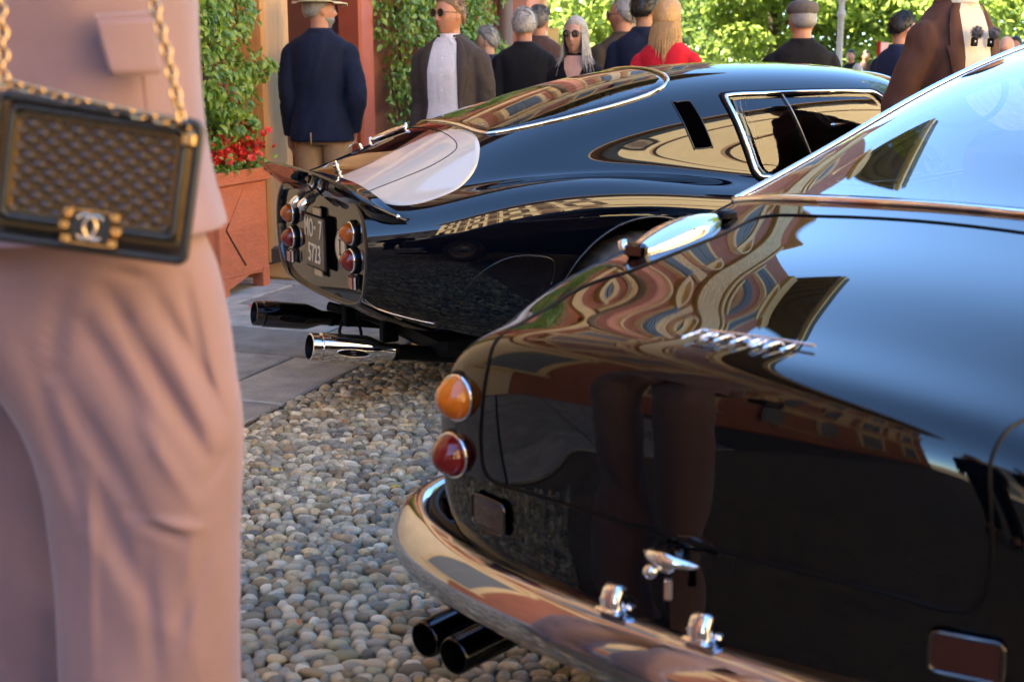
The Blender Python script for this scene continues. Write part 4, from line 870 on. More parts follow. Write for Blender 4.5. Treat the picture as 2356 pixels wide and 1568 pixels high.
LEAF_V = leaf_mat('climber_leaf', (.06, .15, .022), (.24, .38, .06), .28, .28, .6)
LEAF_V2 = leaf_mat('climber_leaf_young', (.14, .28, .03), (.34, .44, .07), .4, .3, .6)
BASE_LEAF = leaf_shape(1., .46, .35, .35)
def leaf_R(nrm_, tip, r):
    n = nrm_ / np.linalg.norm(nrm_); t = tip - n * (tip @ n); t /= np.linalg.norm(t) + 1e-9; return np.stack([np.cross(t, n), t, n], 1)
def climber(root, spots, seed, n_ind, size, lean=(0, -1, .35), foliage_name='foliage'):
    """spots: list of points in root space. The outermost leaves are leaves of their own, the rest one mass"""
    r = np.random.default_rng(seed); mbV = []; sh = []; me_cache = []
    for m_ in (LEAF_V, LEAF_V, LEAF_V2):
        o = MB().grid(BASE_LEAF).build('leaf', m_, None, attr=[.0] * 8); me_cache.append(o.data); bpy.data.objects.remove(o)
    order = np.argsort([p[1] for p in spots]); fr = set(order[:n_ind].tolist()); F = []; nb = 0
    for i, p in enumerate(spots):
        nv = np.array(lean) + r.normal(size=3) * .55; tip = np.array([r.normal() * .8, -.3 + r.normal() * .35, -.75 + r.normal() * .55]); Rm = leaf_R(nv, tip, r); s = size * r.uniform(.65, 1.35)
        if i in fr:
            o = inst('leaf', me_cache[int(r.integers(0, 3))], root, p, Matrix(Rm.tolist()).to_euler(), (s, s, s))
        else:
            v = (BASE_LEAF.reshape(-1, 3) * s) @ Rm.T + p; mbV.append(v); sh += [float(np.clip(r.normal(.45, .25), .01, .98))] * 8
    V = np.concatenate(mbV); q = []
    for a in range(4):
        for b in range(2): q.append((a * 3 + b, a * 3 + b + 1, (a + 1) * 3 + b + 1, (a + 1) * 3 + b))
    q = np.array(q); n = len(mbV); F = (q[None] + (np.arange(n) * 15)[:, None, None]).reshape(-1, 4)
    o = fast_mesh(foliage_name, V, F, LEAF_V, root, np.array(sh), True); tag(o, kind='stuff')
def stems(root, paths, r=.006): 
    m = MB()
    for p in paths: m.tube(curve(p, 24), np.linspace(r, r * .4, len(curve(p, 24))), 6)
    m.build('stem', M_BARK, root)
def clump_spots(clumps, n, seed):
    r = np.random.default_rng(seed); out = []; w_ = np.array([c[3] * c[4] * c[5] for c in clumps]); w_ = w_ ** .7 / (w_ ** .7).sum()
    for k in r.choice(len(clumps), n, p=w_):
        c = clumps[k]; d = r.normal(size=3); d /= np.linalg.norm(d); d *= r.uniform(.3, 1) ** .4; out.append(np.array(c[:3]) + d * np.array(c[3:6]))
    return np.array(out)
rr = random.Random(11)
# climber in the planter: an uneven column with shoots reaching towards the door
v1 = thing('climbing_plant', 'dense green climber growing up out of the planter at left', 'climber', (*A0, 0), ST_RZ, 'climbing plants on the facade')
cl = [(rr.uniform(.0, .52), rr.uniform(-.42, -.16), .85 + .085 * k + rr.uniform(-.05, .05), rr.uniform(.16, .28), rr.uniform(.12, .2), rr.uniform(.12, .2)) for k in range(26)]
cl += [(.62, -.36, 1.28, .22, .14, .12), (.78, -.38, 1.27, .13, .1, .07), (.60, -.34, 1.08, .16, .12, .1), (.56, -.34, 1.55, .18, .14, .16), (.52, -.36, .95, .16, .13, .1), (.3, -.48, .9, .26, .12, .14), (.25, -.5, 1.15, .2, .1, .15), (.1, -.46, 1.5, .2, .1, .2), (.62, -.3, 1.8, .16, .12, .16)]
climber(v1, clump_spots(cl, 5200, 3), 4, 290, .058)
stems(v1, [[(rr.uniform(.05, .45), rr.uniform(-.4, -.2), .62), (rr.uniform(.0, .5), -.3, 1.2), (rr.uniform(.0, .55), -.28, 2.0), (rr.uniform(.0, .5), -.25, 2.9)] for _ in range(9)] + [[(.45, -.33, 1.1), (.65, -.37, 1.22), (.86, -.4, 1.29), (.95, -.4, 1.27)]])
M_TREL = mat('weathered_trellis', (.16, .11, .07), rough=.8, var=.3, scale=10)
tr_ = thing('trellis', 'wooden trellis hidden in the climber above the planter', 'trellis', (*A0, 0), ST_RZ)
for k in range(5): MB().box((.03 + .11 * k, -.075, 1.6), (.02, .014, 2.1), .003).build('slat', M_TREL, tr_, smooth='auto')
for k in range(8): MB().box((.25, -.09, .75 + .27 * k), (.5, .014, .02), .003).build('slat', M_TREL, tr_, smooth='auto')
v2 = thing('climbing_plant', 'broad wall of green climber behind the man in the brown-grey blazer', 'climber', (*A0, 0), ST_RZ, 'climbing plants on the facade')
cl = [(rr.uniform(2.85, 5.35), rr.uniform(-.28, -.10), rr.uniform(.35, 3.0), rr.uniform(.2, .36), rr.uniform(.08, .17), rr.uniform(.18, .3)) for k in range(120)]
climber(v2, clump_spots(cl, 13000, 9), 10, 270, .060)
stems(v2, [[(rr.uniform(2.9, 5.3), -.12, .0), (rr.uniform(2.9, 5.3), -.12, 1.2), (rr.uniform(2.9, 5.3), -.12, 2.9)] for _ in range(9)])
# begonias
bg_ = thing('red_begonia', 'red begonias in flower along the rim of the planter', 'flowers', (*A0, 0), ST_RZ)
M_FLOW = mat('red_petal', (.62, .018, .012), rough=.5, var=.3, scale=60, sss=.1)
fl = MB()
for k in range(5):
    a = 2 * math.pi * k / 5; c_, s_ = math.cos(a), math.sin(a); lp = leaf_shape(.020, .02, .3, .006) + np.array([0, .002, 0]); lp = lp.reshape(-1, 3); lp[:, 2] += lp[:, 1] * .5
    fl.grid(np.stack([lp[:, 0] * c_ - lp[:, 1] * s_, lp[:, 0] * s_ + lp[:, 1] * c_, lp[:, 2]], 1).reshape(5, 3, 3))
fo = fl.build('flower', M_FLOW); fme = fo.data; bpy.data.objects.remove(fo)
rf = np.random.default_rng(2)
for k in range(150):
    x = rf.uniform(.02, .50); c2 = rf.choice([.16, .30, .44]); x = c2 + rf.normal() * .055; y = -.50 + rf.normal() * .045; z = .735 + abs(rf.normal()) * .055 + (.05 if c2 > .4 else 0)
    inst('flower', fme, bg_, (x, y, z), (1.1 + rf.normal() * .5, rf.normal() * .5, rf.uniform(0, 6)), (rf.uniform(.7, 1.3),) * 3)
sp_ = np.stack([rf.uniform(-.02, .54, 420), -.48 + rf.normal(size=420) * .06, .70 + abs(rf.normal(size=420)) * .05], 1)
climber(bg_, sp_, 21, 20, .04, (0, -.6, .9))

# ------------------------------------------------------------------ lamp post, signs
lp_ = thing('lamp_post', 'slim pale grey lamp post rising behind the man in the flat cap', 'lamp post', tuple(at(1930, 140, 18.)[:2]) + (-.03,), 0)
M_LPOST = mat('pale_grey_iron', (.42, .43, .44), rough=.5)
MB().lathe([(.10, 0), (.10, .25), (.07, .3), (.06, .9), (.045, .95), (.042, 1.85), (.06, 1.88), (.06, 1.92), (.04, 1.96), (.04, 2.05), (.07, 2.10), (.07, 2.14), (.03, 2.2), (.03, 3.0)], 18, (0, 0, 0)).build('pole', M_LPOST, lp_, smooth='auto')
ln = MB().lathe([(.06, 3.0), (.14, 3.05), (.19, 3.5), (.21, 3.52), (.1, 3.66), (.02, 3.75)], 8, (0, 0, 0)).build('lantern', M_LPOST, lp_, smooth='auto'); MB().lathe([(.10, 3.06), (.17, 3.48)], 8, (0, 0, 0)).build('lantern_glass', GLASS, ln)
def board(name, label, px_, py0, py1, Y, w, body, face, rz=0., txt=None, txtm=None):
    t0 = at(px_, py0, Y); z1 = t0[2]; z0 = at(px_, py1, Y)[2]; t = thing(name, label, 'sign', (t0[0], t0[1], -.03), rz)
    b = MB().box((0, 0, (z0 + z1) / 2), (w, .04, z1 - z0), .005).build('board', body, t, smooth='auto'); MB().box((0, -.022, (z0 + z1) / 2), (w * .8, .006, (z1 - z0) * .8), .001).build('panel', face, b, smooth='auto')
    if txt: text_mesh('lettering', txt, w * .5, .002, txtm, b, (0, -.027, (z0 + z1) / 2), (math.pi / 2, 0, 0))
    for s_ in (-1, 1): MB().tube([(s_ * w * .42, .01, 0), (s_ * w * .42, .01, z0 + .05)], .012, 8).build('post', M_LPOST, t)
M_SRED = mat('sign_red', (.6, .03, .035), rough=.4); M_SWHITE = mat('sign_white', (.75, .72, .68), rough=.5)
board('sign_board', 'red and white sign board beyond the end of the terracotta building', 1190, 62, 118, 14.5, .21, M_SRED, M_SWHITE, 0)
board('notice_board', 'pale yellow board behind the heads of the two men at the corner', 1268, 58, 118, 14.0, .16, mat('sign_yellow', (.55, .40, .16), rough=.6), mat('sign_yellow2', (.6, .46, .2), rough=.6))
t0 = at(2023, 95, 16); t = thing('red_marker_pole', 'red pole with a small pink card left of the man in the brown jacket', 'sign', (t0[0], t0[1], -.03)); MB().tube([(0, 0, 0), (0, 0, t0[2] + .03)], .022, 10).build('pole', M_SRED, t); MB().box((.07, 0, t0[2] - .05), (.10, .01, .13), .003).build('card', mat('pink_card', (.75, .5, .5), rough=.6), t, smooth='auto')

# ------------------------------------------------------------------ people (front of a figure looks along local -Y)
def skin(n, c): return mat('skin_' + n, c, rough=.5, var=.12, scale=14, sss=.15, detail=3)
SKIN_A, SKIN_B, SKIN_C = skin('ruddy', (.50, .235, .15)), skin('tan', (.44, .23, .14)), skin('pale', (.56, .31, .22))
def cloth(n, c, var=.12, sc=25., bump=.12): return mat('cloth_' + n, c, rough=.85, var=var, scale=sc, bump=bump, bscale=45, sheen=.03, spec=.25)
HAIR = lambda n, c: mat('hair_' + n, c, rough=.45, var=.45, scale=60, stretch=(6, 6, .6), detail=3)
def head_grid(nu=40, nv=30, wide=1., nose=1., jaw=1.):
    P = np.zeros((nv + 1, nu, 3))
    for i in range(nv + 1):
        ph = math.pi * i / nv; dz = math.cos(ph); s = math.sin(ph)
        for j in range(nu):
            th = 2 * math.pi * j / nu; dx, dy = s * math.sin(th), -s * math.cos(th)
            x, y, z = dx * .076 * wide, dy * .097, dz * .120
            if dz < 0: x *= 1 - .30 * (-dz) ** 1.6 * (1 if dy < .2 else .7)
            if dy > 0 and dz < -.1: y *= 1 - .55 * min(1, (-dz - .1))
            if dy < 0:
                y *= 1 - .06 * max(0, 1 - abs(dz)); f = max(0, -dy)
                y -= nose * .027 * math.exp(-(dx / .13) ** 2) * math.exp(-((dz + .20) / .13) ** 2) * f + nose * .012 * math.exp(-(dx / .10) ** 2) * math.exp(-((dz - .02) / .16) ** 2) * f
                y -= .006 * math.exp(-((dz - .20) / .07) ** 2) * math.exp(-(dx / .5) ** 2)
                y += .009 * (math.exp(-((dx - .36) / .16) ** 2) + math.exp(-((dx + .36) / .16) ** 2)) * math.exp(-((dz - .06) / .09) ** 2)
                y -= .006 * math.exp(-(dx / .26) ** 2) * (math.exp(-((dz + .49) / .045) ** 2) + math.exp(-((dz + .60) / .05) ** 2))
                y -= jaw * .014 * math.exp(-(dx / .3) ** 2) * math.exp(-((dz + .86) / .14) ** 2)
                x += math.copysign(.004, dx) * math.exp(-((abs(dx) - .55) / .2) ** 2) * math.exp(-((dz + .1) / .2) ** 2)
            P[i, j] = x, y, z
    return P
def capsule(mb, p0, p1, r0, r1, n=12):
    p0, p1 = np.array(p0, float), np.array(p1, float); d = p1 - p0; L = np.linalg.norm(d); d /= L; pts = []; rad = []
    for k in range(4): a = math.pi / 2 * k / 4; pts.append(p0 - d * r0 * math.cos(a)); rad.append(max(.001, r0 * math.sin(a)))
    for t in np.linspace(0, 1, 5): pts.append(p0 + d * L * t); rad.append(r0 + (r1 - r0) * t)
    for k in range(3, -1, -1): a = math.pi / 2 * k / 4; pts.append(p1 + d * r1 * math.cos(a)); rad.append(max(.001, r1 * math.sin(a)))
    mb.tube(pts, rad, n)
def oval(z, a, b, yo=0., n=40, e=2.3, xo=0.):
    t = np.linspace(0, 2 * math.pi, n, endpoint=False); c, s = np.sin(t), -np.cos(t)
    return np.stack([xo + a * np.sign(c) * abs(c) ** (2 / e), yo + b * np.sign(s) * abs(s) ** (2 / e), np.full(n, z)], 1)
def crumple(P, amp, seed, fx=9., fz=4.):
    P = np.asarray(P, float); Q = P.copy(); sh = P.shape; f = P.reshape(-1, 3); q = Q.reshape(-1, 3); c = f.mean(0)
    for i, p in enumerate(f):
        n = mnoise.noise(Vector((p[0] * fx + seed, p[1] * fx, p[2] * fz))) + .6 * mnoise.noise(Vector((p[0] * fx * 2 + p[2] * 6, p[1] * fx * 2, p[2] * fz * 2 + seed)))
        d = np.array([p[0] - c[0], p[1] - c[1], 0]); L = np.linalg.norm(d) + 1e-6; q[i] = p + d / L * n * amp
    return Q
def rot3(yaw, pitch=0., roll=0.): return np.array((Matrix.Rotation(yaw, 3, 'Z') @ Matrix.Rotation(pitch, 3, 'X') @ Matrix.Rotation(roll, 3, 'Y')))
def person(label, X, Y, H, face, sk, top, bottom, hair=None, hair_style='short', head_yaw=0., head_pitch=0., arms=None, open_front=None, shirt=None, glasses=None, hat=None, group=None, detail=1, build=1., z0=0., collar=True, trouser_len=1., beard=None, round_lens=True):
    t = thing('person', label, 'person', (X, Y, z0), face, group); s = H / 1.75; seed = int(abs(X * 131 + Y * 17)) % 97
    vox = (.0065, .008, .016)[detail if detail in (0, 1, 2) else 1] if detail else .0065
    W = build
    sh_z, hip_z, nk = .815 * H, .50 * H, .855 * H; hc = np.array([0, -.012, H - .120 * s]); HR = rot3(head_yaw, head_pitch)
    hg = head_grid() * s * 1.05; hw = hg @ HR.T + hc
    sho = [np.array([sg * .162 * s * W, .012, sh_z - .060]) for sg in (-1, 1)]
    arms = arms or {}
    pose = []
    for k, sg in enumerate((-1, 1)):
        a = arms.get('R' if sg < 0 else 'L', 'down')
        if a == 'down': el, wr = sho[k] + np.array([sg * .035, .02, -.29]) * s, sho[k] + np.array([sg * .045, -.05, -.53]) * s
        elif a == 'pocket': el, wr = sho[k] + np.array([sg * .07, .06, -.28]) * s, sho[k] + np.array([sg * .02, -.03, -.50]) * s
        elif a == 'bent': el, wr = sho[k] + np.array([sg * .05, .05, -.29]) * s, sho[k] + np.array([-sg * .06, -.20, -.33]) * s
        elif a == 'behind': el, wr = sho[k] + np.array([sg * .06, .10, -.27]) * s, sho[k] + np.array([-sg * .08, .17, -.45]) * s
        else: el, wr = [sho[k] + np.array(q) * s for q in a]
        pose.append((sho[k], el, wr))
    b = MB(); b.grid(hw, close_v=True)
    for sg in (-1, 1):
        ec = hc + HR @ np.array([sg * .077 * s, .008 * s, -.004 * s]); pr = []
        for u in np.linspace(0, math.pi, 8): pr.append([ec + HR @ np.array([sg * .010 * math.cos(v) * math.sin(u) + sg * .003, .019 * math.sin(v) * math.sin(u) + .006 * math.cos(u), .031 * math.cos(u)]) * s for v in np.linspace(0, 2 * math.pi, 10, endpoint=False)])
        b.grid(pr, close_v=True)
    capsule(b, (0, .012, nk - .06 * s), hc + np.array([0, .02, -.03]) * s, .062 * s, .056 * s, 16)
    b.grid([oval(z * H, a * s * W, d * s * W, .01, 24) for z, a, d in ((.47, .001, .001), (.475, .12, .08), (.52, .155, .105), (.60, .135, .09), (.70, .16, .105), (.78, .165, .095), (.82, .13, .075), (.845, .06, .055), (.85, .001, .001))], close_v=True)
    for k, sg in enumerate((-1, 1)):
        a, el, wr = pose[k]; capsule(b, a, el, .046 * s, .038 * s); capsule(b, el, wr, .038 * s, .026 * s)
        d = wr - el; d /= np.linalg.norm(d); u = np.cross(d, (0, 1, 0)); u /= np.linalg.norm(u) + 1e-9; pm = wr + d * .05 * s; capsule(b, wr + d * .015 * s, wr + d * .075 * s, .028 * s, .03 * s, 10)
        fw = np.cross(u, d)
        for q in range(4):
            o_ = fw * (q - 1.5) * .019 * s; k1 = pm + d * .035 * s + o_; k2 = k1 + (d * .035 - u * sg * .012) * s; k3 = k2 + (d * (.022 + .006 * (q in (1, 2))) - u * sg * .016) * s; capsule(b, pm + o_ * .8, k1, .0095 * s, .0095 * s, 8); capsule(b, k1, k2, .009 * s, .0085 * s, 8); capsule(b, k2, k3, .0085 * s, .007 * s, 8)
        th0 = wr + d * .03 * s - fw * .026 * s; th1 = th0 + (d * .03 - fw * .022) * s; capsule(b, th0, th1, .011 * s, .010 * s, 8); capsule(b, th1, th1 + d * .03 * s, .010 * s, .008 * s, 8)
        hp = np.array([sg * .085 * s, .01, hip_z]); kn = np.array([sg * .10 * s, -.01, .28 * H]); an = np.array([sg * .11 * s, .03, .05 * H]); capsule(b, hp, kn, .075 * s, .055 * s); capsule(b, kn, an, .052 * s, .035 * s); capsule(b, an + np.array([0, .02, -.02]), an + np.array([sg * .02, -.14 * s, -.045 * s]), .034 * s, .028 * s)
    bo = b.build('body', sk, t); modified(bo, [('REMESH', dict(mode='VOXEL', voxel_size=vox, use_smooth_shade=True)), ('SMOOTH', dict(factor=.5, iterations=2))])
    # ---- hair: a cap over the head grid that sinks into the skin where there is none
    if hair:
        hp_ = hg.copy(); nv, nu = hg.shape[:2]
        for i in range(nv):
            for j in range(nu):
                p = hg[i, j] / s; dz = p[2] / .12; dy = p[1] / .097; ax = abs(p[0]) / .076
                line = np.interp(dy, [-1, -.75, -.35, 0, .15, .6, 1], {'short': [.62, .60, .40, .02, -.05, -.45, -.50], 'receding': [.95, .9, .62, .12, -.02, -.42, -.48], 'long': [.66, .62, .35, -.1, -.5, -.8, -.8], 'fringe': [.5, .5, .3, 0, -.1, -.5, -.55]}[hair_style if hair_style in ('short', 'receding', 'fringe') else 'long'])
                m = (dz - line) / .16; off = -.006 + .021 * max(0, min(1, m)) + .003 * mnoise.noise(Vector((p[0] * 60, p[1] * 60, p[2] * 25 + seed))); n = p / (np.linalg.norm(p) + 1e-9); hp_[i, j] = hg[i, j] + n * off * s
        ho = MB().grid(hp_ @ HR.T + hc, close_v=True).build('hair', hair, t)
        if hair_style in ('short', 'receding', 'fringe') and detail < 2 and hat is None:
            tf = MB(); r = random.Random(seed + 1)
            for k in range(520):
                i, j = r.randrange(1, nv - 4), r.randrange(nu); p = hp_[i, j] / s; g0 = hg[i, j] / s
                if np.linalg.norm(p) < np.linalg.norm(g0) + .006: continue
                n = p / np.linalg.norm(p); d = np.array([p[0] * 3 + r.gauss(0, .2), .35 + r.gauss(0, .35) + p[1] * 2, -.5 + r.gauss(0, .25)]); d -= n * (d @ n); d /= np.linalg.norm(d) + 1e-9; L = r.uniform(.02, .045); lift = r.uniform(.0, .010)
                tf.tube(np.array([HR @ (q * s) + hc for q in (p - n * .004, p + d * L * .5 + n * (lift * .7), p + d * L + n * (lift * .5 - .003))]), np.array([.003, .0028, .0008]) * s, 3, cap=False)
            if tf.n: tf.build('hair_tufts', hair, ho)
        if hair_style in ('long', 'long_back'):
            st2 = MB(); r = random.Random(seed); back = hair_style == 'long_back'
            for k in range(420):
                if back: th = r.uniform(.50, 1.50) * math.pi
                else: th = r.choice([r.uniform(.30, .62), r.uniform(1.38, 1.70), r.uniform(.62, 1.38)]) * math.pi
                e = r.uniform(.15, .6); q0 = np.array([math.sin(th) * .080 * math.cos(e), -math.cos(th) * .104 * math.cos(e), .12 * math.sin(e) + .006]); q1 = np.array([math.sin(th) * .088, -math.cos(th) * .108, -.02]); Lh = r.uniform(.24, .36) if back else r.uniform(.17, .30)
                q2 = np.array([math.sin(th) * .10, -math.cos(th) * .105 + (.01 if back else 0), -.13]) + np.array([r.uniform(-.008, .008)] * 3); q3 = q2 + np.array([math.sin(th) * r.uniform(-.02, .05), r.uniform(-.02, .02), -Lh + .13])
                cv = curve([q0, q1, q2, q3], 16); st2.tube(np.array([HR @ q * s + hc for q in cv]), np.interp(np.linspace(0, 1, len(cv)), [0, .2, .7, 1], [.003, .0055, .0045, .001]) * s, 4)
            st2.build('hair_length', hair, ho)
    if beard:
        bp = hg.copy()
        for i in range(hg.shape[0]):
            for j in range(hg.shape[1]):
                p = hg[i, j] / s; dz = p[2] / .12; dy = p[1] / .097; m = 1 if (dz < -.35 and dy < -.05) else 0; n = p / np.linalg.norm(p); bp[i, j] = hg[i, j] + n * (.006 if m else -.008) * s
        MB().grid(bp @ HR.T + hc, close_v=True).build('beard', beard, t)
    if detail < 2 and not glasses:
        for sg in (-1, 1): MB().lathe([(.0003, .011), (.006, .009), (.0095, .004), (.011, 0)], 12, hc + HR @ (np.array([sg * .031, -.082, .008]) * s), HR @ np.array([sg * .1, -1, 0])).build('eye', mat('eye', (.25, .2, .17), rough=.15), t)
    if detail < 2: 
        lp = np.array([HR @ (np.array([x, -.0905 + x * x * 9, -.064]) * s) + hc for x in np.linspace(-.024, .024, 9)]); MB().tube(lp, np.interp(np.arange(9), [0, 4, 8], [.001, .0045, .001]) * s, 6).build('mouth', mat('lips', (.33, .10, .08), rough=.5), t)
    if glasses:
        gl = None
        for sg in (-1, 1):
            c0 = np.array([sg * .034, -.106, .012]); ang = np.linspace(0, 2 * math.pi, 22, endpoint=False); ring = np.array([c0 + np.array([.027 * math.cos(a), .004 * abs(math.cos(a)), (.025 if round_lens else .021) * math.sin(a)]) for a in ang]); w_ = (ring * s) @ HR.T + hc; cw = HR @ (c0 * s + np.array([0, -.002, 0])) + hc
            o = MB().add(np.concatenate([w_, [cw]]), [(i, (i + 1) % 22, 22) for i in range(22)]).build('glasses_lens' if gl is None else 'glasses_lens', glasses, t if gl is None else gl); gl = gl or o
            MB().tube(w_, .0016 * s, 6, True).build('rim', mat('dark_frame', (.03, .025, .02), rough=.3), gl)
            MB().tube(np.array([HR @ (np.array(q) * s) + hc for q in ((sg * .060, -.102, .016), (sg * .080, -.05, .016), (sg * .083, .01, .012))]), .0018 * s, 6).build('temple', MATS['dark_frame'], gl)
        MB().tube(np.array([HR @ (np.array(q) * s) + hc for q in ((-.008, -.110, .018), (0, -.113, .02), (.008, -.110, .018))]), .0016 * s, 6).build('bridge', MATS['dark_frame'], gl)
    if hat == 'panama':
        hm = mat('straw_hat', (.70, .58, .38), rough=.8, bump=.3, bscale=200); a = np.linspace(0, 2 * math.pi, 40, endpoint=False); rings = []
        for rx, ry, z in ((.150, .180, .052), (.152, .182, .058), (.115, .14, .054), (.086, .108, .052), (.084, .106, .10), (.078, .098, .145), (.05, .06, .150), (.001, .001, .142)):
            rings.append([HR @ (np.array([rx * math.cos(q), ry * math.sin(q), z - (.012 * (math.sin(q) < -.3) if rx > .12 else 0) - .014 * (abs(math.cos(q)) ** 2 < .1 and rx > .12)]) * s) + hc for q in a])
        h_ = MB().grid(rings, close_v=True).build('hat', hm, t); MB().grid([[HR @ (np.array([rx * math.cos(q), ry * math.sin(q), z]) * s) + hc for q in a] for rx, ry, z in ((.0875, .1095, .056), (.0865, .1085, .085))], close_v=True).build('hat_band', mat('hat_band_black', (.01, .01, .012), rough=.7), h_)
    if hat == 'cap':
        hm = mat('grey_tweed_cap', (.13, .115, .11), rough=.95, var=.3, scale=120, bump=.4, bscale=220); a = np.linspace(0, 2 * math.pi, 40, endpoint=False); rings = []
        for k, (rx, ry, z, yo) in enumerate(((.083, .104, .038, .0), (.096, .115, .048, -.002), (.105, .125, .068, -.006), (.098, .118, .100, -.008), (.07, .085, .124, -.008), (.03, .04, .134, -.008), (.001, .001, .136, -.008))):
            rings.append([HR @ (np.array([rx * math.cos(q), ry * math.sin(q) + yo, z + .018 * (-math.sin(q)) * -1 * (k in (2, 3))]) * s) + hc for q in a])
        h_ = MB().grid(rings, close_v=True).build('flat_cap', hm, t); br = []
        for rr_ in (.8, 1.0): br.append([HR @ (np.array([.075 * math.sin(q) * rr_, -.075 - .075 * math.cos(q) * rr_, .045 - .02 * rr_]) * s) + hc for q in np.linspace(-1.4, 1.4, 16)])
        MB().grid(br).build('peak', hm, h_); MB().tube([HR @ (np.array([0, y, z]) * s) + hc for y, z in ((.12, .06), (.09, .105), (.03, .132), (-.05, .130))], .0016, 6).build('cap_seam', mat('dark_thread', (.03, .03, .03)), h_)
    # ---- clothes
    tz = [(.455, .190, .150, .015), (.50, .184, .144, .012), (.56, .168, .130, .01), (.62, .156, .120, .008), (.68, .164, .124, .005), (.73, .172, .127, .004), (.765, .174, .118, .008), (.797, .176, .106, .012), (.815, .166, .096, .014), (.830, .142, .086, .014), (.846, .104, .076, .014), (.857, .076, .070, .012), (.866, .068, .068, .010)]
    tz = [(z * H, a * s * W, bb * s * W, yo) for z, a, bb, yo in tz]
    tcol, n = top['mat'], 40
    jk = MB(); dense = np.array([curve([oval(z, a, bb, yo, n)[k] for z, a, bb, yo in tz], 50) for k in range(n)]).transpose(1, 0, 2); b0 = jk.n
    jk.grid(dense, close_v=True); jk.add(dense[0], [tuple(range(n))]); jk.add(dense[-1], [tuple(range(n - 1, -1, -1))])
    for k, sg in enumerate((-1, 1)):
        a, el, wr = pose[k]; sl = curve([a + np.array([-sg * .06, 0, .0]) * s, a, a + np.array([sg * .012, .002, -.06]) * s, (a + el) / 2 + np.array([sg * .012, 0, 0]), el, (el + wr) / 2, wr - (wr - el) / np.linalg.norm(wr - el) * .005], 40); rad = np.interp(np.linspace(0, 1, len(sl)), [0, .15, .30, .5, .66, .85, 1], [.056, .064, .068, .064, .060, .053, .049]) * s * (W ** .5)
        jk.tube(sl, rad, 18)
    jo = jk.build(top.get('name', 'jacket'), tcol, t); modified(jo, [('REMESH', dict(mode='VOXEL', voxel_size=.009 if detail < 2 else .016, use_smooth_shade=True)), ('SMOOTH', dict(factor=.5, iterations=4))])
    me = jo.data; co = np.empty(len(me.vertices) * 3, np.float32); no = np.empty(len(me.vertices) * 3, np.float32); me.vertices.foreach_get('co', co); me.vertices.foreach_get('normal', no); co = co.reshape(-1, 3); no = no.reshape(-1, 3); dsp = np.empty(len(co), np.float32)
    els = [pose[0][1], pose[1][1]]
    for i, p in enumerate(co):
        v = mnoise.noise(Vector((p[0] * 11 + seed, p[1] * 11, p[2] * 3.2))) * .9 + mnoise.noise(Vector((p[0] * 20 + p[2] * 7, p[1] * 20 + seed, p[2] * 9))) * .6
        ar = min(1., max(0., (abs(p[0]) - .15 * s * W) / (.05 * s))); ce = min(np.linalg.norm(p - els[0]), np.linalg.norm(p - els[1])); v += 1.5 * ar * math.exp(-(ce / .13) ** 2) * mnoise.noise(Vector((p[0] * 9 + p[1] * 9, seed, p[2] * 26 + p[0] * 12)))
        dsp[i] = v * .0085 * s
    co += no * dsp[:, None]; me.vertices.foreach_set('co', co.ravel()); me.update()
    def ring(zf, q, grow):
        z = zf * H; a = np.interp(z, [k[0] for k in tz], [k[1] for k in tz]) + grow; bb = np.interp(z, [k[0] for k in tz], [k[2] for k in tz]) + grow; yo = np.interp(z, [k[0] for k in tz], [k[3] for k in tz]); c, s_ = math.sin(q), -math.cos(q); return (a * np.sign(c) * abs(c) ** (2 / 2.3), yo + bb * np.sign(s_) * abs(s_) ** (2 / 2.3), z)
    so = None
    if shirt is not None:
        cz = .848 * H; so = MB().grid([oval(z, a * s, bb * s, yo, 30, 2.) for z, a, bb, yo in ((cz - .02 * s, .078, .080, .008), (cz + .018 * s, .069, .072, .004), (cz + .034 * s, .0655, .068, .0), (cz + .030 * s, .069, .072, .0), (cz + .008 * s, .076, .080, .004))], close_v=True).build('shirt_collar', shirt, t)
    if open_front:
        zz = np.linspace(.49, .852, 40); gfun = lambda zf: float(np.interp(zf, [.44, .60, .72, .80, .86], open_front)); skm = shirt if shirt is not None else sk
        fr_ = MB().grid(crumple([[ring(zf, q, .008 * s) for q in np.linspace(-gfun(zf), gfun(zf), 17)] for zf in zz], .0035, seed + 3, 22, 5)).build('shirt' if shirt is not None else 'neckline', skm, t)
        if shirt is WHITE:
            pk = MB().grid([[tuple(np.array(ring(zf, q, .010 * s))) for q in np.linspace(-.07, .07, 4)] for zf in zz]).build('placket', shirt, fr_)
            for k in range(5): MB().lathe([(.0003, .002), (.0045, .0015), (.005, 0)], 8, ring(.56 + .055 * k, 0, .011 * s), (0, -1, 0)).build('button', M_SWHITE, fr_)
            for sg in (-1, 1): MB().grid([[ring(.854, sg * .14, .006), ring(.854, sg * .60, .003)], [ring(.842, sg * .20, .011), ring(.845, sg * .52, .009)], [ring(.824, sg * .30, .012), ring(.836, sg * .46, .012)]]).build('collar_point', shirt, fr_)
        for sg in (-1, 1):
            ed = [[ring(zf, sg * (gfun(zf) + dq), gr * s) for dq, gr in ((-.05, .011), (.0, .014), (.06, .013), (.16, .003))] for zf in np.linspace(.455, .64, 14)]; MB().grid(ed).build('front_edge', tcol, jo)
            lp_ = []
            for zf, dl in ((.63, .10), (.66, .20), (.70, .30), (.735, .40), (.758, .46), (.762, .36), (.80, .34), (.835, .30), (.852, .26)):
                lp_.append([ring(zf, sg * (gfun(zf) - .05 + dl * w_), (.013 + .004 * math.sin(math.pi * w_)) * s) for w_ in np.linspace(0, 1, 7)])
            MB().grid(lp_).build('lapel', tcol, jo)
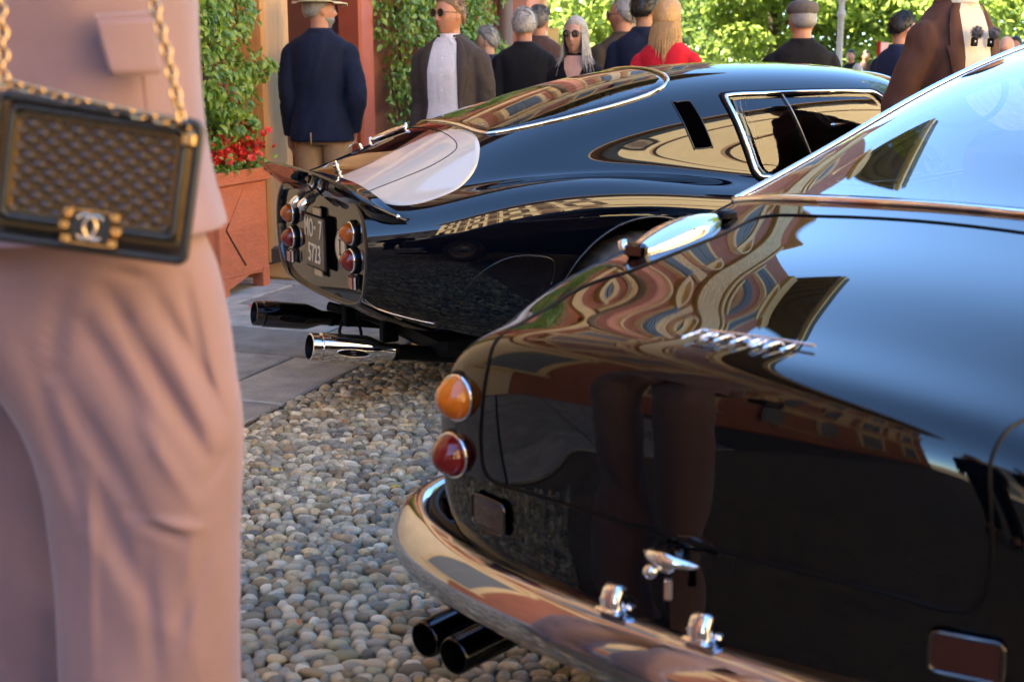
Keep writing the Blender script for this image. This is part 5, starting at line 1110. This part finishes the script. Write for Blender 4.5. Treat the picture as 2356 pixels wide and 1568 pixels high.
        if shirt is not None: MB().grid([[ring(.735 + .008 * k, q, .006 * s) for q in np.linspace(.75, 1.05, 6)] for k in range(2)]).build('breast_pocket', tcol, jo)
    if collar:
        cr_ = []
        for dz_, a, bb in ((.840, .088, .084), (.862, .078, .080), (.868, .075, .077), (.858, .083, .086), (.836, .098, .094)):
            g = .85 if open_front else .5; ang = np.linspace(g, 2 * math.pi - g, 36); cr_.append([(a * s * math.sin(q), .012 - bb * s * math.cos(q), dz_ * H - .03 * s * max(0, math.cos(q))) for q in ang])
        MB().grid(cr_).build('collar', tcol, jo)
    if top.get('vent'): MB().box((.03, .168 * s * W, .470 * H), (.007, .012, .07), 0).build('back_vent', KHAKI, jo)
    tm = bottom; pv = [oval(z * H, a * s * W, bb * s * W, .01, 32) for z, a, bb in ((.445, .140, .105), (.48, .158, .116), (.53, .155, .112), (.585, .140, .102), (.60, .135, .098))]
    tr = MB(); tr.grid(crumple(pv, .004, seed + 1), close_v=True)
    for sg in (-1, 1):
        pth = curve([(sg * .086 * s, .012, .50 * H), (sg * .095 * s, .0, .40 * H), (sg * .10 * s, -.012, .28 * H), (sg * .108 * s, .015, .12 * H), (sg * .112 * s, .02, .035 * H)], 30); rd = np.interp(np.linspace(0, 1, len(pth)), [0, .25, .5, .8, 1], [.098, .092, .078, .070, .072]) * s * (W ** .6); q = MB(); q.tube(pth, rd, 18, cap=False); v = np.concatenate(q.v).reshape(len(pth), 18, 3); tr.grid(crumple(v, .006, seed + 5 * sg, 12, 7), close_v=True, flip=True)
        MB().grid([[(sg * .112 * s + x * math.cos(a), y + .0, max(.0, z + h * math.sin(a))) for a in np.linspace(0, 2 * math.pi, 14, endpoint=False)] for y, x, z, h in ((.085, .01, .04, .03), (.08, .035, .045, .05), (.03, .042, .05, .06), (-.05, .046, .035, .045), (-.12, .048, .028, .034), (-.165, .035, .024, .026), (-.18, .01, .02, .015))], close_v=True).build('shoe', mat('brown_leather_shoe', (.12, .035, .018), rough=.35), t)
    tr.build('trousers', tm, t); return t
NAVY = cloth('navy', (.008, .0135, .036)); CHAR = cloth('charcoal_brown', (.055, .045, .042)); BLK = cloth('black', (.0055, .0055, .0085)); BRN = cloth('brown', (.095, .042, .028), .1, 14, .08); OLIVE = cloth('olive_brown', (.07, .05, .032)); RED = cloth('red', (.55, .012, .03)); KHAKI = cloth('khaki', (.40, .26, .14), .1); WHITE = cloth('white', (.66, .66, .72), .05); CREAMT = cloth('cream_knit', (.68, .62, .52), .05); DBLUE = cloth('dark_blue', (.014, .022, .055)); MAUVE = cloth('mauve_brown', (.075, .04, .035)); GREY_T = cloth('grey_trouser', (.06, .06, .065))
GREYH = HAIR('grey', (.26, .25, .24)); SILVER = HAIR('silver', (.40, .375, .34)); LBROWN = HAIR('light_brown', (.22, .13, .075)); BLACKH = HAIR('black', (.012, .010, .009)); BLONDE = HAIR('blonde', (.46, .27, .11)); DGREY = HAIR('dark_grey', (.12, .105, .10))
SUNG = mat('dark_sunglass_lens', (.008, .008, .01), rough=.05, coat=1.); CLEARG = mat('clear_lens_tint', (.25, .2, .18), rough=.05)
def P_at(px_, Y): return at(px_, 130, Y)[0]
person('man in panama hat and navy blazer seen from behind at the doorway', P_at(738, 8.35), 8.35, 1.685, math.pi - .12, SKIN_A, dict(mat=NAVY, vent=True), KHAKI, GREYH, head_yaw=-1.0, arms={'L': 'down', 'R': 'pocket'}, shirt=WHITE, hat='panama', build=1.12, beard=GREYH, z0=.03)
person('man in dark sunglasses and brown-grey blazer over an open white shirt', P_at(1036, 8.0), 8.0, 1.675, -.35, SKIN_A, dict(mat=CHAR), GREY_T, LBROWN, 'short', head_yaw=-.45, shirt=WHITE, open_front=[.75, .55, .50, .42, .55], glasses=SUNG, build=1.15, detail=0)
person('grey-haired man half hidden behind the brown-grey blazer, seen in profile', P_at(1122, 10.6), 10.6, 1.54, math.pi + .5, SKIN_C, dict(mat=DBLUE), GREY_T, GREYH, head_yaw=.9, detail=1)
person('white-haired man in a black suit seen from behind near the corner', P_at(1206, 9.4), 9.4, 1.64, math.pi + .1, SKIN_A, dict(mat=BLK), BLK, SILVER, 'short', shirt=WHITE, build=1.12, head_yaw=-.1)
person('man in mauve-brown jacket almost hidden behind the white-haired man', P_at(1240, 10.9), 10.9, 1.71, math.pi - .1, SKIN_A, dict(mat=MAUVE), GREY_T, DGREY, build=1.2, head_yaw=-.4)
person('woman with long silver hair and round sunglasses in a black top', P_at(1325, 8.5), 8.5, 1.555, -.25, SKIN_C, dict(mat=BLK), BLK, SILVER, 'long', head_yaw=-.15, open_front=[.02, .02, .03, .38, .72], glasses=SUNG, detail=0, build=.93, collar=False)
person('balding man with glasses in an olive-brown jacket looking left', P_at(1432, 9.6), 9.6, 1.72, math.pi + .35, SKIN_A, dict(mat=OLIVE), GREY_T, GREYH, 'receding', head_yaw=.75, glasses=CLEARG, build=1.12)
person('black-haired man in navy jacket behind the blonde woman', P_at(1482, 9.0), 9.0, 1.745, math.pi - .2, SKIN_B, dict(mat=NAVY), GREY_T, BLACKH, 'short', shirt=WHITE, build=1.12, head_yaw=-.5)
person('blonde long-haired woman in a red top seen from behind', P_at(1534, 8.1), 8.1, 1.655, math.pi - .3, SKIN_C, dict(mat=RED), BLK, BLONDE, 'long_back', head_yaw=-.35, collar=False, build=.98)
person('man in grey flat cap and black jacket seen from behind', P_at(1843, 8.2), 8.2, 1.645, math.pi, SKIN_A, dict(mat=BLK), BLK, GREYH, 'receding', shirt=WHITE, hat='cap', build=1.14)
person('dark-haired man in navy pullover bending behind the brown jacket', P_at(2070, 9.6), 9.6, 1.62, math.pi - .9, SKIN_A, dict(mat=DBLUE), GREY_T, BLACKH, 'short', shirt=WHITE, head_yaw=-.3, head_pitch=.2, build=1.05)
bj = person('man in brown jacket over a cream knit top, head out of frame', P_at(2196, 5.35), 5.35, 1.79, .52, SKIN_B, dict(mat=BRN), GREY_T, BLACKH, 'short', shirt=CREAMT, open_front=[.52, .44, .42, .42, .58], arms={'R': [(-.075, .05, -.30), (.0, -.12, -.46)], 'L': 'behind'}, build=.96)
person('far man in a white shirt between the silver-haired woman and olive jacket', P_at(1385, 15.5), 15.5, 1.44, math.pi, SKIN_A, dict(mat=WHITE), GREY_T, DGREY, 'receding', detail=2, group='people far off in the crowd')
person('far figure in black and a dark cap below the lamp post', P_at(1958, 21), 21, 1.42, -.6, SKIN_A, dict(mat=BLK), BLK, BLACKH, detail=2, group='people far off in the crowd')
person('far dark-haired figure between lamp post and red pole', P_at(1992, 24), 24, 1.42, .3, SKIN_A, dict(mat=MAUVE), BLK, BLACKH, detail=2, group='people far off in the crowd')
person('far figure in pale pink left of the red pole', P_at(2018, 19), 19, 1.30, .3, SKIN_C, dict(mat=cloth('pale_pink', (.6, .4, .36))), WHITE, SILVER, detail=2, group='people far off in the crowd')
person('far figure in white at the foot of the lamp post', P_at(1975, 17), 17, 1.22, math.pi, SKIN_C, dict(mat=WHITE), WHITE, SILVER, detail=2, group='people far off in the crowd')
person('bald sunlit man right of the microphones', P_at(2312, 12.5), 12.5, 1.50, math.pi - .8, SKIN_C, dict(mat=WHITE), GREY_T, None, detail=1, group='people far off in the crowd')
person('far figure in dark blue at the right picture edge', P_at(2335, 17), 17, 1.56, -.8, SKIN_A, dict(mat=DBLUE), BLK, BLACKH, detail=2, group='people far off in the crowd')
person('far figure in black left of the bald man, by the microphones', P_at(2348, 20), 20, 1.5, .2, SKIN_A, dict(mat=BLK), BLK, BLACKH, detail=2, group='people far off in the crowd')
# fallen white tablecloth-like shade roofs are left out; clip microphones on the brown jacket
M_FUR = mat('grey_fur_windscreen', (.16, .155, .165), rough=1., var=.5, scale=80)
def mic(label, px_, py_, Y, tilt):
    p = at(px_, py_, Y); t = thing('clip_microphone', label, 'microphone', tuple(p), tilt, 'microphones on the brown jacket'); r = random.Random(int(px_)); f = MB(); f.lathe([(.0005, -.019), (.012, -.015), (.0185, 0), (.012, .015), (.0005, .019)], 14, (0, 0, .012))
    for k in range(320):
        d = np.array([r.gauss(0, 1) for _ in range(3)]); d /= np.linalg.norm(d); f.tube([d * .016 + np.array([0, 0, .012]), d * .028 + np.array([r.uniform(-.003, .003), r.uniform(-.003, .003), .012])], [.0012, .0003], 3, cap=False)
    f.build('windscreen', M_FUR, t); b = MB().box((-.012, -.004, -.024), (.026, .014, .034), .003).build('transmitter', BLACK, t, smooth='auto'); MB().box((-.012, -.0115, -.022), (.006, .002, .008), .0005).build('badge', M_SWHITE, b, smooth='auto')
mic('grey furry clip microphone on the lapel edge of the brown jacket', 2248, 82, 5.20, .2); mic('grey furry clip microphone nearest the right picture edge', 2288, 84, 5.26, -.3)


for k, (x, y, h, m_, fa) in enumerate([(.10, -.38, 1.76, BLK, math.pi), (-.72, -.75, 1.80, NAVY, math.pi - .2), (.95, -.55, 1.78, CHAR, math.pi + .3)]):  # unseen dark figures added to blacken what the car tail mirrors
    person(['unseen photographer in black, added to darken reflections', 'unseen figure in navy added left of the camera to darken reflections', 'unseen figure in charcoal added right of the camera to darken reflections'][k], x, y, h, fa, SKIN_B, dict(mat=m_), BLK, [BLACKH, DGREY, LBROWN][k % 3], 'short', arms={'R': 'bent', 'L': 'bent'} if k == 0 else None, detail=2, group='unseen figures added behind the camera')

# ------------------------------------------------------------------ woman in pink in the left foreground, seen from hip to chest
YW = 1.64
PINK = mat('dusty_pink_suiting', (.275, .168, .174), rough=.75, var=.10, scale=6, sheen=.35, bump=.06, bscale=500)
PINK2 = PINK
wp_ = at(-10, 700, YW); wx = wp_[0]
wm = thing('person', 'woman in dusty pink jacket and wide trousers standing at the left edge', 'person', (wx, YW, 0), 0)
def Z(py_): return float(at(0, py_, YW)[2])
def XR(px_, py_): return float(at(px_, py_, YW)[0]) - wx
# body (mostly under cloth)
b = MB(); hb = 1.86; hc = np.array([-.06, 0, hb - .12]); HRw = rot3(-1.2); b.grid(head_grid() @ HRw.T + hc, close_v=True)
capsule(b, (-.05, .01, 1.54), hc + np.array([0, .01, -.03]), .055, .05, 16)
b.grid([oval(z, a, d, .0, 24, xo=-.05) for z, a, d in ((1.0, .001, .001), (1.01, .11, .11), (1.08, .13, .13), (1.22, .11, .11), (1.36, .12, .12), (1.48, .10, .13), (1.55, .05, .05), (1.56, .001, .001))], close_v=True)
for x0, y0 in ((.19, -.01), (-.05, .19)): capsule(b, (x0 * .9, y0 * .9, 1.02), (x0, y0, .56), .055, .05); capsule(b, (x0, y0, .56), (x0, y0, .09), .048, .036); capsule(b, (x0, y0, .05), (x0 - .14, y0, .03), .035, .03)
for y0 in (-.17, .17):
    el = np.array([-.10, y0 * 1.25, 1.22]); wr = np.array([-.30, y0 * .9, 1.14]); capsule(b, (-.05, y0, 1.48), el, .045, .037); capsule(b, el, wr, .037, .026); capsule(b, wr, wr + np.array([-.08, 0, -.01]), .03, .028)
    for q in range(4): f0 = wr + np.array([-.08, (q - 1.5) * .019, -.01]); f1 = f0 + np.array([-.04, 0, -.01]); capsule(b, f0, f1, .0095, .009, 8); capsule(b, f1, f1 + np.array([-.012, 0, -.028 - .004 * (q in (1, 2))]), .009, .007, 8)
    capsule(b, wr + np.array([-.03, -.02, .01]), wr + np.array([-.085, -.035, .015]), .011, .009, 8)
bo = b.build('body', SKIN_B, wm); modified(bo, [('REMESH', dict(mode='VOXEL', voxel_size=.009, use_smooth_shade=True)), ('SMOOTH', dict(factor=.5, iterations=2))])
hp_ = head_grid(); hq = hp_.copy()
for i in range(hp_.shape[0]):
    for j in range(hp_.shape[1]):
        p = hp_[i, j]; m = (p[2] / .12 - np.interp(p[1] / .097, [-1, -.4, 0, 1], [.6, .4, -.2, -.7])) / .16; hq[i, j] = p + p / np.linalg.norm(p) * (-.006 + .024 * max(0, min(1, m)))
MB().grid(hq @ HRw.T + hc, close_v=True).build('hair', BLACKH, wm)
# trousers: near leg and far leg lofted through the outline, with folds running down from hip to knee
def fold(P, amp, seed, centre):
    P = np.asarray(P, float); out = P.copy()
    for i in range(P.shape[0]):
        c = P[i].mean(0)
        for j in range(P.shape[1]):
            p = P[i, j]; d = p - c; d[2] = 0; d /= np.linalg.norm(d) + 1e-9; u = p[0] * .9 + p[2] * .55; v = -p[0] * .5 + p[2] * .8
            n = mnoise.noise(Vector((u * 13 + seed, v * 2.6, p[1] * 5))); r1 = 1 - abs(mnoise.noise(Vector((u * 9 + 3 + seed, v * 2.0, p[1] * 3)))) * 2
            k = mnoise.noise(Vector((p[0] * 6 + seed, p[1] * 6, p[2] * 2.2))); out[i, j] = p + d * amp * (n * .8 + r1 * .55 + k * .7)
    return out
FOLDS = [((285, 740), (470, 1050), 26, .020), ((190, 740), (345, 1010), 30, .020), ((130, 860), (310, 1170), 30, .018), ((345, 660), (520, 960), 22, .012), ((420, 640), (485, 920), 18, .010), ((240, 660), (300, 760), 24, .012), ((200, 1080), (330, 1400), 34, .016), ((300, 1180), (420, 1240), 20, .012),
         ((470, 1120), (540, 1010), 20, .010), ((520, 1150), (400, 1480), 26, .009), ((330, 1260), (360, 1568), 30, .010), ((150, 640), (110, 900), 24, .010), ((250, 620), (330, 640), 18, .008), ((60, 800), (190, 1200), 26, .012)]
RIDGES = [((230, 820), (440, 1150), 26, .012), ((320, 1195), (470, 1215), 16, .014), ((205, 1000), (212, 1568), 16, .010), ((370, 760), (500, 1020), 22, .008), ((440, 1240), (450, 1540), 30, .008)]
def hand_folds(P, y0):
    out = P.copy(); cp, sn = math.cos(PITCH), math.sin(PITCH)
    W = P + np.array([wx, YW, 0]); z = W[..., 2] - CAM_H; dep = W[..., 1] * cp - z * sn; u = 1178 + 3000 * W[..., 0] / dep; v = 784 - 3000 * (W[..., 1] * sn + z * cp) / dep; front = np.clip((y0 - P[..., 1]) / .04, 0, 1)
    for lst, sg in ((FOLDS, 1), (RIDGES, -1)):
        for a, b, w_, am in lst:
            a, b = np.array(a, float), np.array(b, float); d = b - a; t = np.clip(((u - a[0]) * d[0] + (v - a[1]) * d[1]) / (d @ d), 0, 1); q = np.hypot(u - a[0] - t * d[0], v - a[1] - t * d[1]); out[..., 1] += sg * am * .72 * np.exp(-(q / (w_ * .72)) ** 2) * np.sin(np.pi * np.clip(t, .06, .94)) ** .6 * front
    return out
def leg(rows, y0, dep, seed, amp=.017):
    ctl = []
    for py_, l, r in rows:
        xl, xr = XR(l, py_), XR(r, py_); ctl.append(oval(Z(py_), (xr - xl) / 2, dep, y0, 110, 2.15, (xl + xr) / 2))
    ctl = np.array(ctl); dense = np.array([curve(ctl[:, k], 190) for k in range(110)]).transpose(1, 0, 2); return fold(dense, amp, seed, None)
near_rows = [(470, -330, 440), (540, -330, 462), (620, -300, 494), (720, -210, 514), (830, -60, 532), (960, 45, 551), (1100, 100, 551), (1230, 124, 543), (1400, 140, 546), (1568, 146, 549), (1900, 150, 556), (2300, 150, 565), (2560, 150, 570)]
far_rows = [(470, -420, 330), (620, -420, 330), (800, -400, 200), (1000, -380, 110), (1200, -350, 110), (1568, -330, 120), (2000, -320, 130), (2450, -320, 140)]
tr = MB(); tr.grid(hand_folds(leg(near_rows, 0., .105, 2., .006), 0.), close_v=True); tr.grid(leg(far_rows, .20, .10, 7.3), close_v=True); tr.build('trousers', PINK, wm)
cr = []  # pressed crease down the front of the near leg
for py_, x in ((640, -20), (760, 60), (900, 130), (1050, 175), (1250, 205), (1568, 212)): cr.append((XR(x, py_), -.098, Z(py_)))
# jacket: flared hem, vent corner sticking out behind
jr = [(-420, -430, 400), (-200, -440, 425), (0, -440, 437), (120, -445, 443), (240, -455, 452), (340, -465, 464), (420, -475, 480), (480, -480, 496), (515, -482, 506), (526, -482, 507)]
ctl = []
for py_, l, r in jr:
    xl, xr = XR(l, py_), XR(r, py_); ctl.append(oval(Z(py_), (xr - xl) / 2, .17 + .02 * max(0, (py_ - 200) / 300), .02, 90, 2.2, (xl + xr) / 2))
ctl = np.array(ctl); jd = np.array([curve(ctl[:, k], 90) for k in range(90)]).transpose(1, 0, 2)
jd0 = jd.copy()
for i in range(jd.shape[0]):
    for j in range(90):
        p = jd[i, j]; c = jd[i].mean(0); d = p - c; d[2] = 0; d /= np.linalg.norm(d); n = mnoise.noise(Vector((p[0] * 7, p[1] * 7, p[2] * 3 + 4))) * .010 + mnoise.noise(Vector((p[0] * 22, p[1] * 22, p[2] * 5))) * .004
        jd[i, j] = p + d * n
jo = MB().grid(jd, close_v=True).build('jacket', PINK, wm); modified(jo, [('SOLIDIFY', dict(thickness=.006, offset=-1))])
MB().grid([oval(z, a, bb, .02, 40, 2.2, -.03) for z, a, bb in ((Z(-420), .235, .17), (1.56, .20, .15), (1.60, .12, .10), (1.62, .07, .065))], close_v=True).build('jacket_yoke', PINK, jo)
for sg in (-1, 1):
    sl = curve([(-.03, sg * .13, 1.52), (-.05, sg * .19, 1.42), (-.09, sg * .22, 1.24), (-.19, sg * .19, 1.16), (-.29, sg * .155, 1.145)], 36); MB().tube(sl, np.interp(np.linspace(0, 1, len(sl)), [0, .2, .6, 1], [.07, .075, .065, .055]), 20, cap=False).build('sleeve', PINK, jo)
def jsurf(px_, py_, off):
    """point of the jacket's near side seen at that pixel"""
    z = Z(py_); x = XR(px_, py_); i = int(np.argmin(abs(jd0[:, 0, 2] - z))); ring_ = jd0[i]; fr = ring_[ring_[:, 1] < ring_[:, 1].mean()]; fr = fr[np.argsort(fr[:, 0])]; y = float(np.interp(x, fr[:, 0], fr[:, 1])) - .006
    f = (YW + y) / YW; return np.array([(x + wx) * f - wx, y - off, CAM_H + (z - CAM_H) * f])
flp = []
for v in np.linspace(0, 1, 9):
    row_ = []
    for u in np.linspace(0, 1, 15):
        l = 222 + 40 * v + (10 * max(0, v - .8) * 5 if False else 0); r = 352 + 22 * v; cxr = l + (r - l) * u; yy = 40 + 6 * (1 - u) + (130 - 2 * (1 - u)) * v - (6 * (abs(u - .02) < .05 and v > .95)); row_.append(jsurf(cxr, yy, .010 + .006 * v))
    flp.append(row_)
fo = MB().grid(flp).build('pocket_flap', PINK, jo); modified(fo, [('SOLIDIFY', dict(thickness=.006, offset=1))])
MB().tube(np.array([jsurf(222 + 130 * u, 42 - 8 * u, .006) for u in np.linspace(0, 1, 12)]), .004, 6).build('pocket_welt', PINK, jo)
for x in (-.0,): MB().tube(np.array([jsurf(330 + 12 * t, 175 + 110 * t, .001) for t in np.linspace(0, 1, 10)]), .0015, 6).build('dart_seam', mat('pink_thread', (.30, .15, .14), rough=.9), jo)
for x0, y0 in ((.19, -.01), (-.05, .20)): MB().grid([[(x0 + xo, y0 + w_ * math.cos(a), max(.0, z + h * math.sin(a))) for a in np.linspace(0, 2 * math.pi, 14, endpoint=False)] for xo, w_, z, h in ((.08, .008, .06, .02), (.07, .03, .07, .04), (0, .036, .08, .05), (-.08, .04, .03, .035), (-.15, .03, .02, .022), (-.18, .008, .02, .012))], close_v=True).build('shoe', mat('nude_shoe', (.4, .25, .2), rough=.35), wm)

# ------------------------------------------------------------------ quilted chain handbag
YB = 1.36; bc = at(221, 412, YB); ppm = 3000 / float(np.linalg.norm(bc - np.array([0, 0, CAM_H])) * math.cos(PITCH * .4)); bw_, bh_ = 438 / 2190, 318 / 2190
hbg = thing('handbag', 'dark quilted leather handbag with gold chain hanging at the woman in pink', 'handbag', tuple(bc)); hbg.rotation_euler = (-.10, R(9.5), .16)
M_BAG = mat('dark_bronze_leather', (.013, .012, .010), rough=.38, bump=.15, bscale=300, coat=.08); M_BAGP = mat('brown_leather_panel', (.045, .030, .026), rough=.4, var=.2, scale=30, bump=.15, bscale=300, coat=.15)
GOLD = mat('antique_gold', (.66, .42, .20), rough=.22, metal=1.); BRONZE = mat('bronze_piping', (.17, .10, .04), rough=.38, metal=1.)
MB().box((0, .022, 0), (bw_, .075, bh_), .014).build('bag_body', M_BAG, hbg, smooth='auto')
for k, (ww, hh, yy, m_) in enumerate(((bw_ - .002, bh_ - .002, -.016, M_BAG), (bw_ - .018, bh_ - .020, -.018, BRONZE), (bw_ - .030, bh_ - .034, -.019, M_BAG), (bw_ - .042, bh_ - .046, -.019, BRONZE))):
    p = rounded_rect(ww, hh, .008); MB().tube([(q[0], yy, q[1] + (.006 if k else 0)) for q in p], .005 if m_ is M_BAG else .0022, 8, True).build('frame_roll' if m_ is M_BAG else 'piping', m_, hbg)
pw, ph = bw_ - .046, bh_ - .050; nx, ny = 7, 6; dia = pw / nx; G_ = 90; pg = []
for i in range(G_ + 1):
    row_ = []
    for j in range(G_ + 1):
        x = -pw / 2 + pw * j / G_; z = -ph / 2 + ph * i / G_; a = x / dia; c = z / (ph / ny); q = abs(math.sin(math.pi * (a + c))) * abs(math.sin(math.pi * (a - c))); row_.append((x, -.017 - .0045 * q ** .5, z + .006))
    pg.append(row_)
flp = MB().grid(pg).build('quilted_flap', M_BAGP, hbg)
stt = MB()
for k in range(-nx - ny, nx + ny + 1):
    for sg in (1, -1):
        pts = []
        for t in np.linspace(-.5, .5, 60):
            x = t * pw; z = (sg * (x / dia) + k + (.0 if True else .5)) * (ph / ny)
            if abs(z) <= ph / 2: pts.append((x, -.0195, z + .006))
        if len(pts) > 2: stt.tube(pts, .0013, 5)
stt.build('quilting_piping', BRONZE, flp)
MB().box((0, -.006, bh_ / 2 - .003), (bw_ - .02, .045, .008), .003).build('flap_fold', M_BAG, hbg, smooth='auto')
# clasp with interlocked C emblem
cz0 = -bh_ / 2 + .023; cx0 = .003; cw, chh = .048, .034
cl_ = MB(); cl_.box((cx0, -.024, cz0 + chh / 2), (cw, .008, .0035), .001); cl_.box((cx0, -.024, cz0 - chh / 2), (cw, .008, .0035), .001)
for sx in (-1, 1):
    for kz in (-1, 0, 1): cl_.box((cx0 + sx * (cw / 2 - .001 + (.003 if kz == 0 else 0)), -.025, cz0 + kz * .0135), (.010, .011, .0105), .002)
co = cl_.build('clasp', GOLD, hbg, smooth='auto'); MB().box((cx0, -.021, cz0), (cw - .008, .005, chh - .004), .001).build('clasp_ground', M_BAG, co, smooth='auto')
for sg in (-1, 1): MB().tube([(cx0 + sg * .0052 + .0112 * math.cos(a) * sg, -.0262 - .0008 * sg, cz0 + .0122 * math.sin(a)) for a in np.linspace(R(48), R(312), 26)], .0021, 8).build('emblem_arc', mat('pale_gold', (.78, .62, .45), rough=.15, metal=1.), co)
# chain: oval curb links, each turned against its neighbour
lk = MB(); aa = np.linspace(0, 2 * math.pi, 18, endpoint=False); lk.tube(np.array([(.0078 * math.cos(a), 0, .0052 * math.sin(a)) for a in aa]), .0018, 8, True); lo_ = lk.build('chain_link', GOLD); lme = lo_.data; bpy.data.objects.remove(lo_)
hbi = (Matrix.Translation(Vector(bc)) @ hbg.rotation_euler.to_matrix().to_4x4()).inverted()
def loc(p): return np.array(hbi @ Vector(p))
def chain(pts, step, name):
    cv = curve(pts, 400); d = np.concatenate([[0], np.cumsum(np.linalg.norm(np.diff(cv, axis=0), axis=1))]); root = None
    root = MB().tube(cv[::8], .0013, 6).build(name, M_BAG, hbg)
    for k, s_ in enumerate(np.arange(0, d[-1], step)):
        p = np.array([np.interp(s_, d, cv[:, i]) for i in range(3)]); q = np.array([np.interp(min(s_ + .003, d[-1]), d, cv[:, i]) for i in range(3)]); t = q - p; t /= np.linalg.norm(t) + 1e-9
        e = Vector(t).to_track_quat('X', 'Z').to_matrix() @ Matrix.Rotation(R(42 if k % 2 else -42), 3, 'X'); inst('chain_link', lme, root, p, e.to_euler())
top_r = loc(at(422, 292, YB)); shoulder = loc((wx + .06, YW - .14, 1.66))
chain([top_r, loc(at(408, 235, YB)), loc(at(385, 130, YB + .01)), loc(at(362, 40, YB + .02)), loc(at(345, -40, YB + .03)), loc(at(300, -300, YB + .06)), shoulder], .0115, 'chain_strap')
chain([loc(at(8, 205, YB - .01)), loc(at(6, 100, YB)), loc(at(0, 0, YB + .01)), loc(at(-10, -150, YB + .04)), shoulder + np.array([-.01, .0, 0])], .0115, 'chain_strap')
chain([loc(at(8, 190, YB - .012)), loc(at(100, 213, YB - .012)), loc(at(250, 250, YB - .012)), loc(at(412, 284, YB - .008))], .0115, 'chain_strap')
MB().box(top_r + np.array([.006, 0, -.012]), (.016, .012, .016), .003).build('chain_ring', GOLD, hbg, smooth='auto')
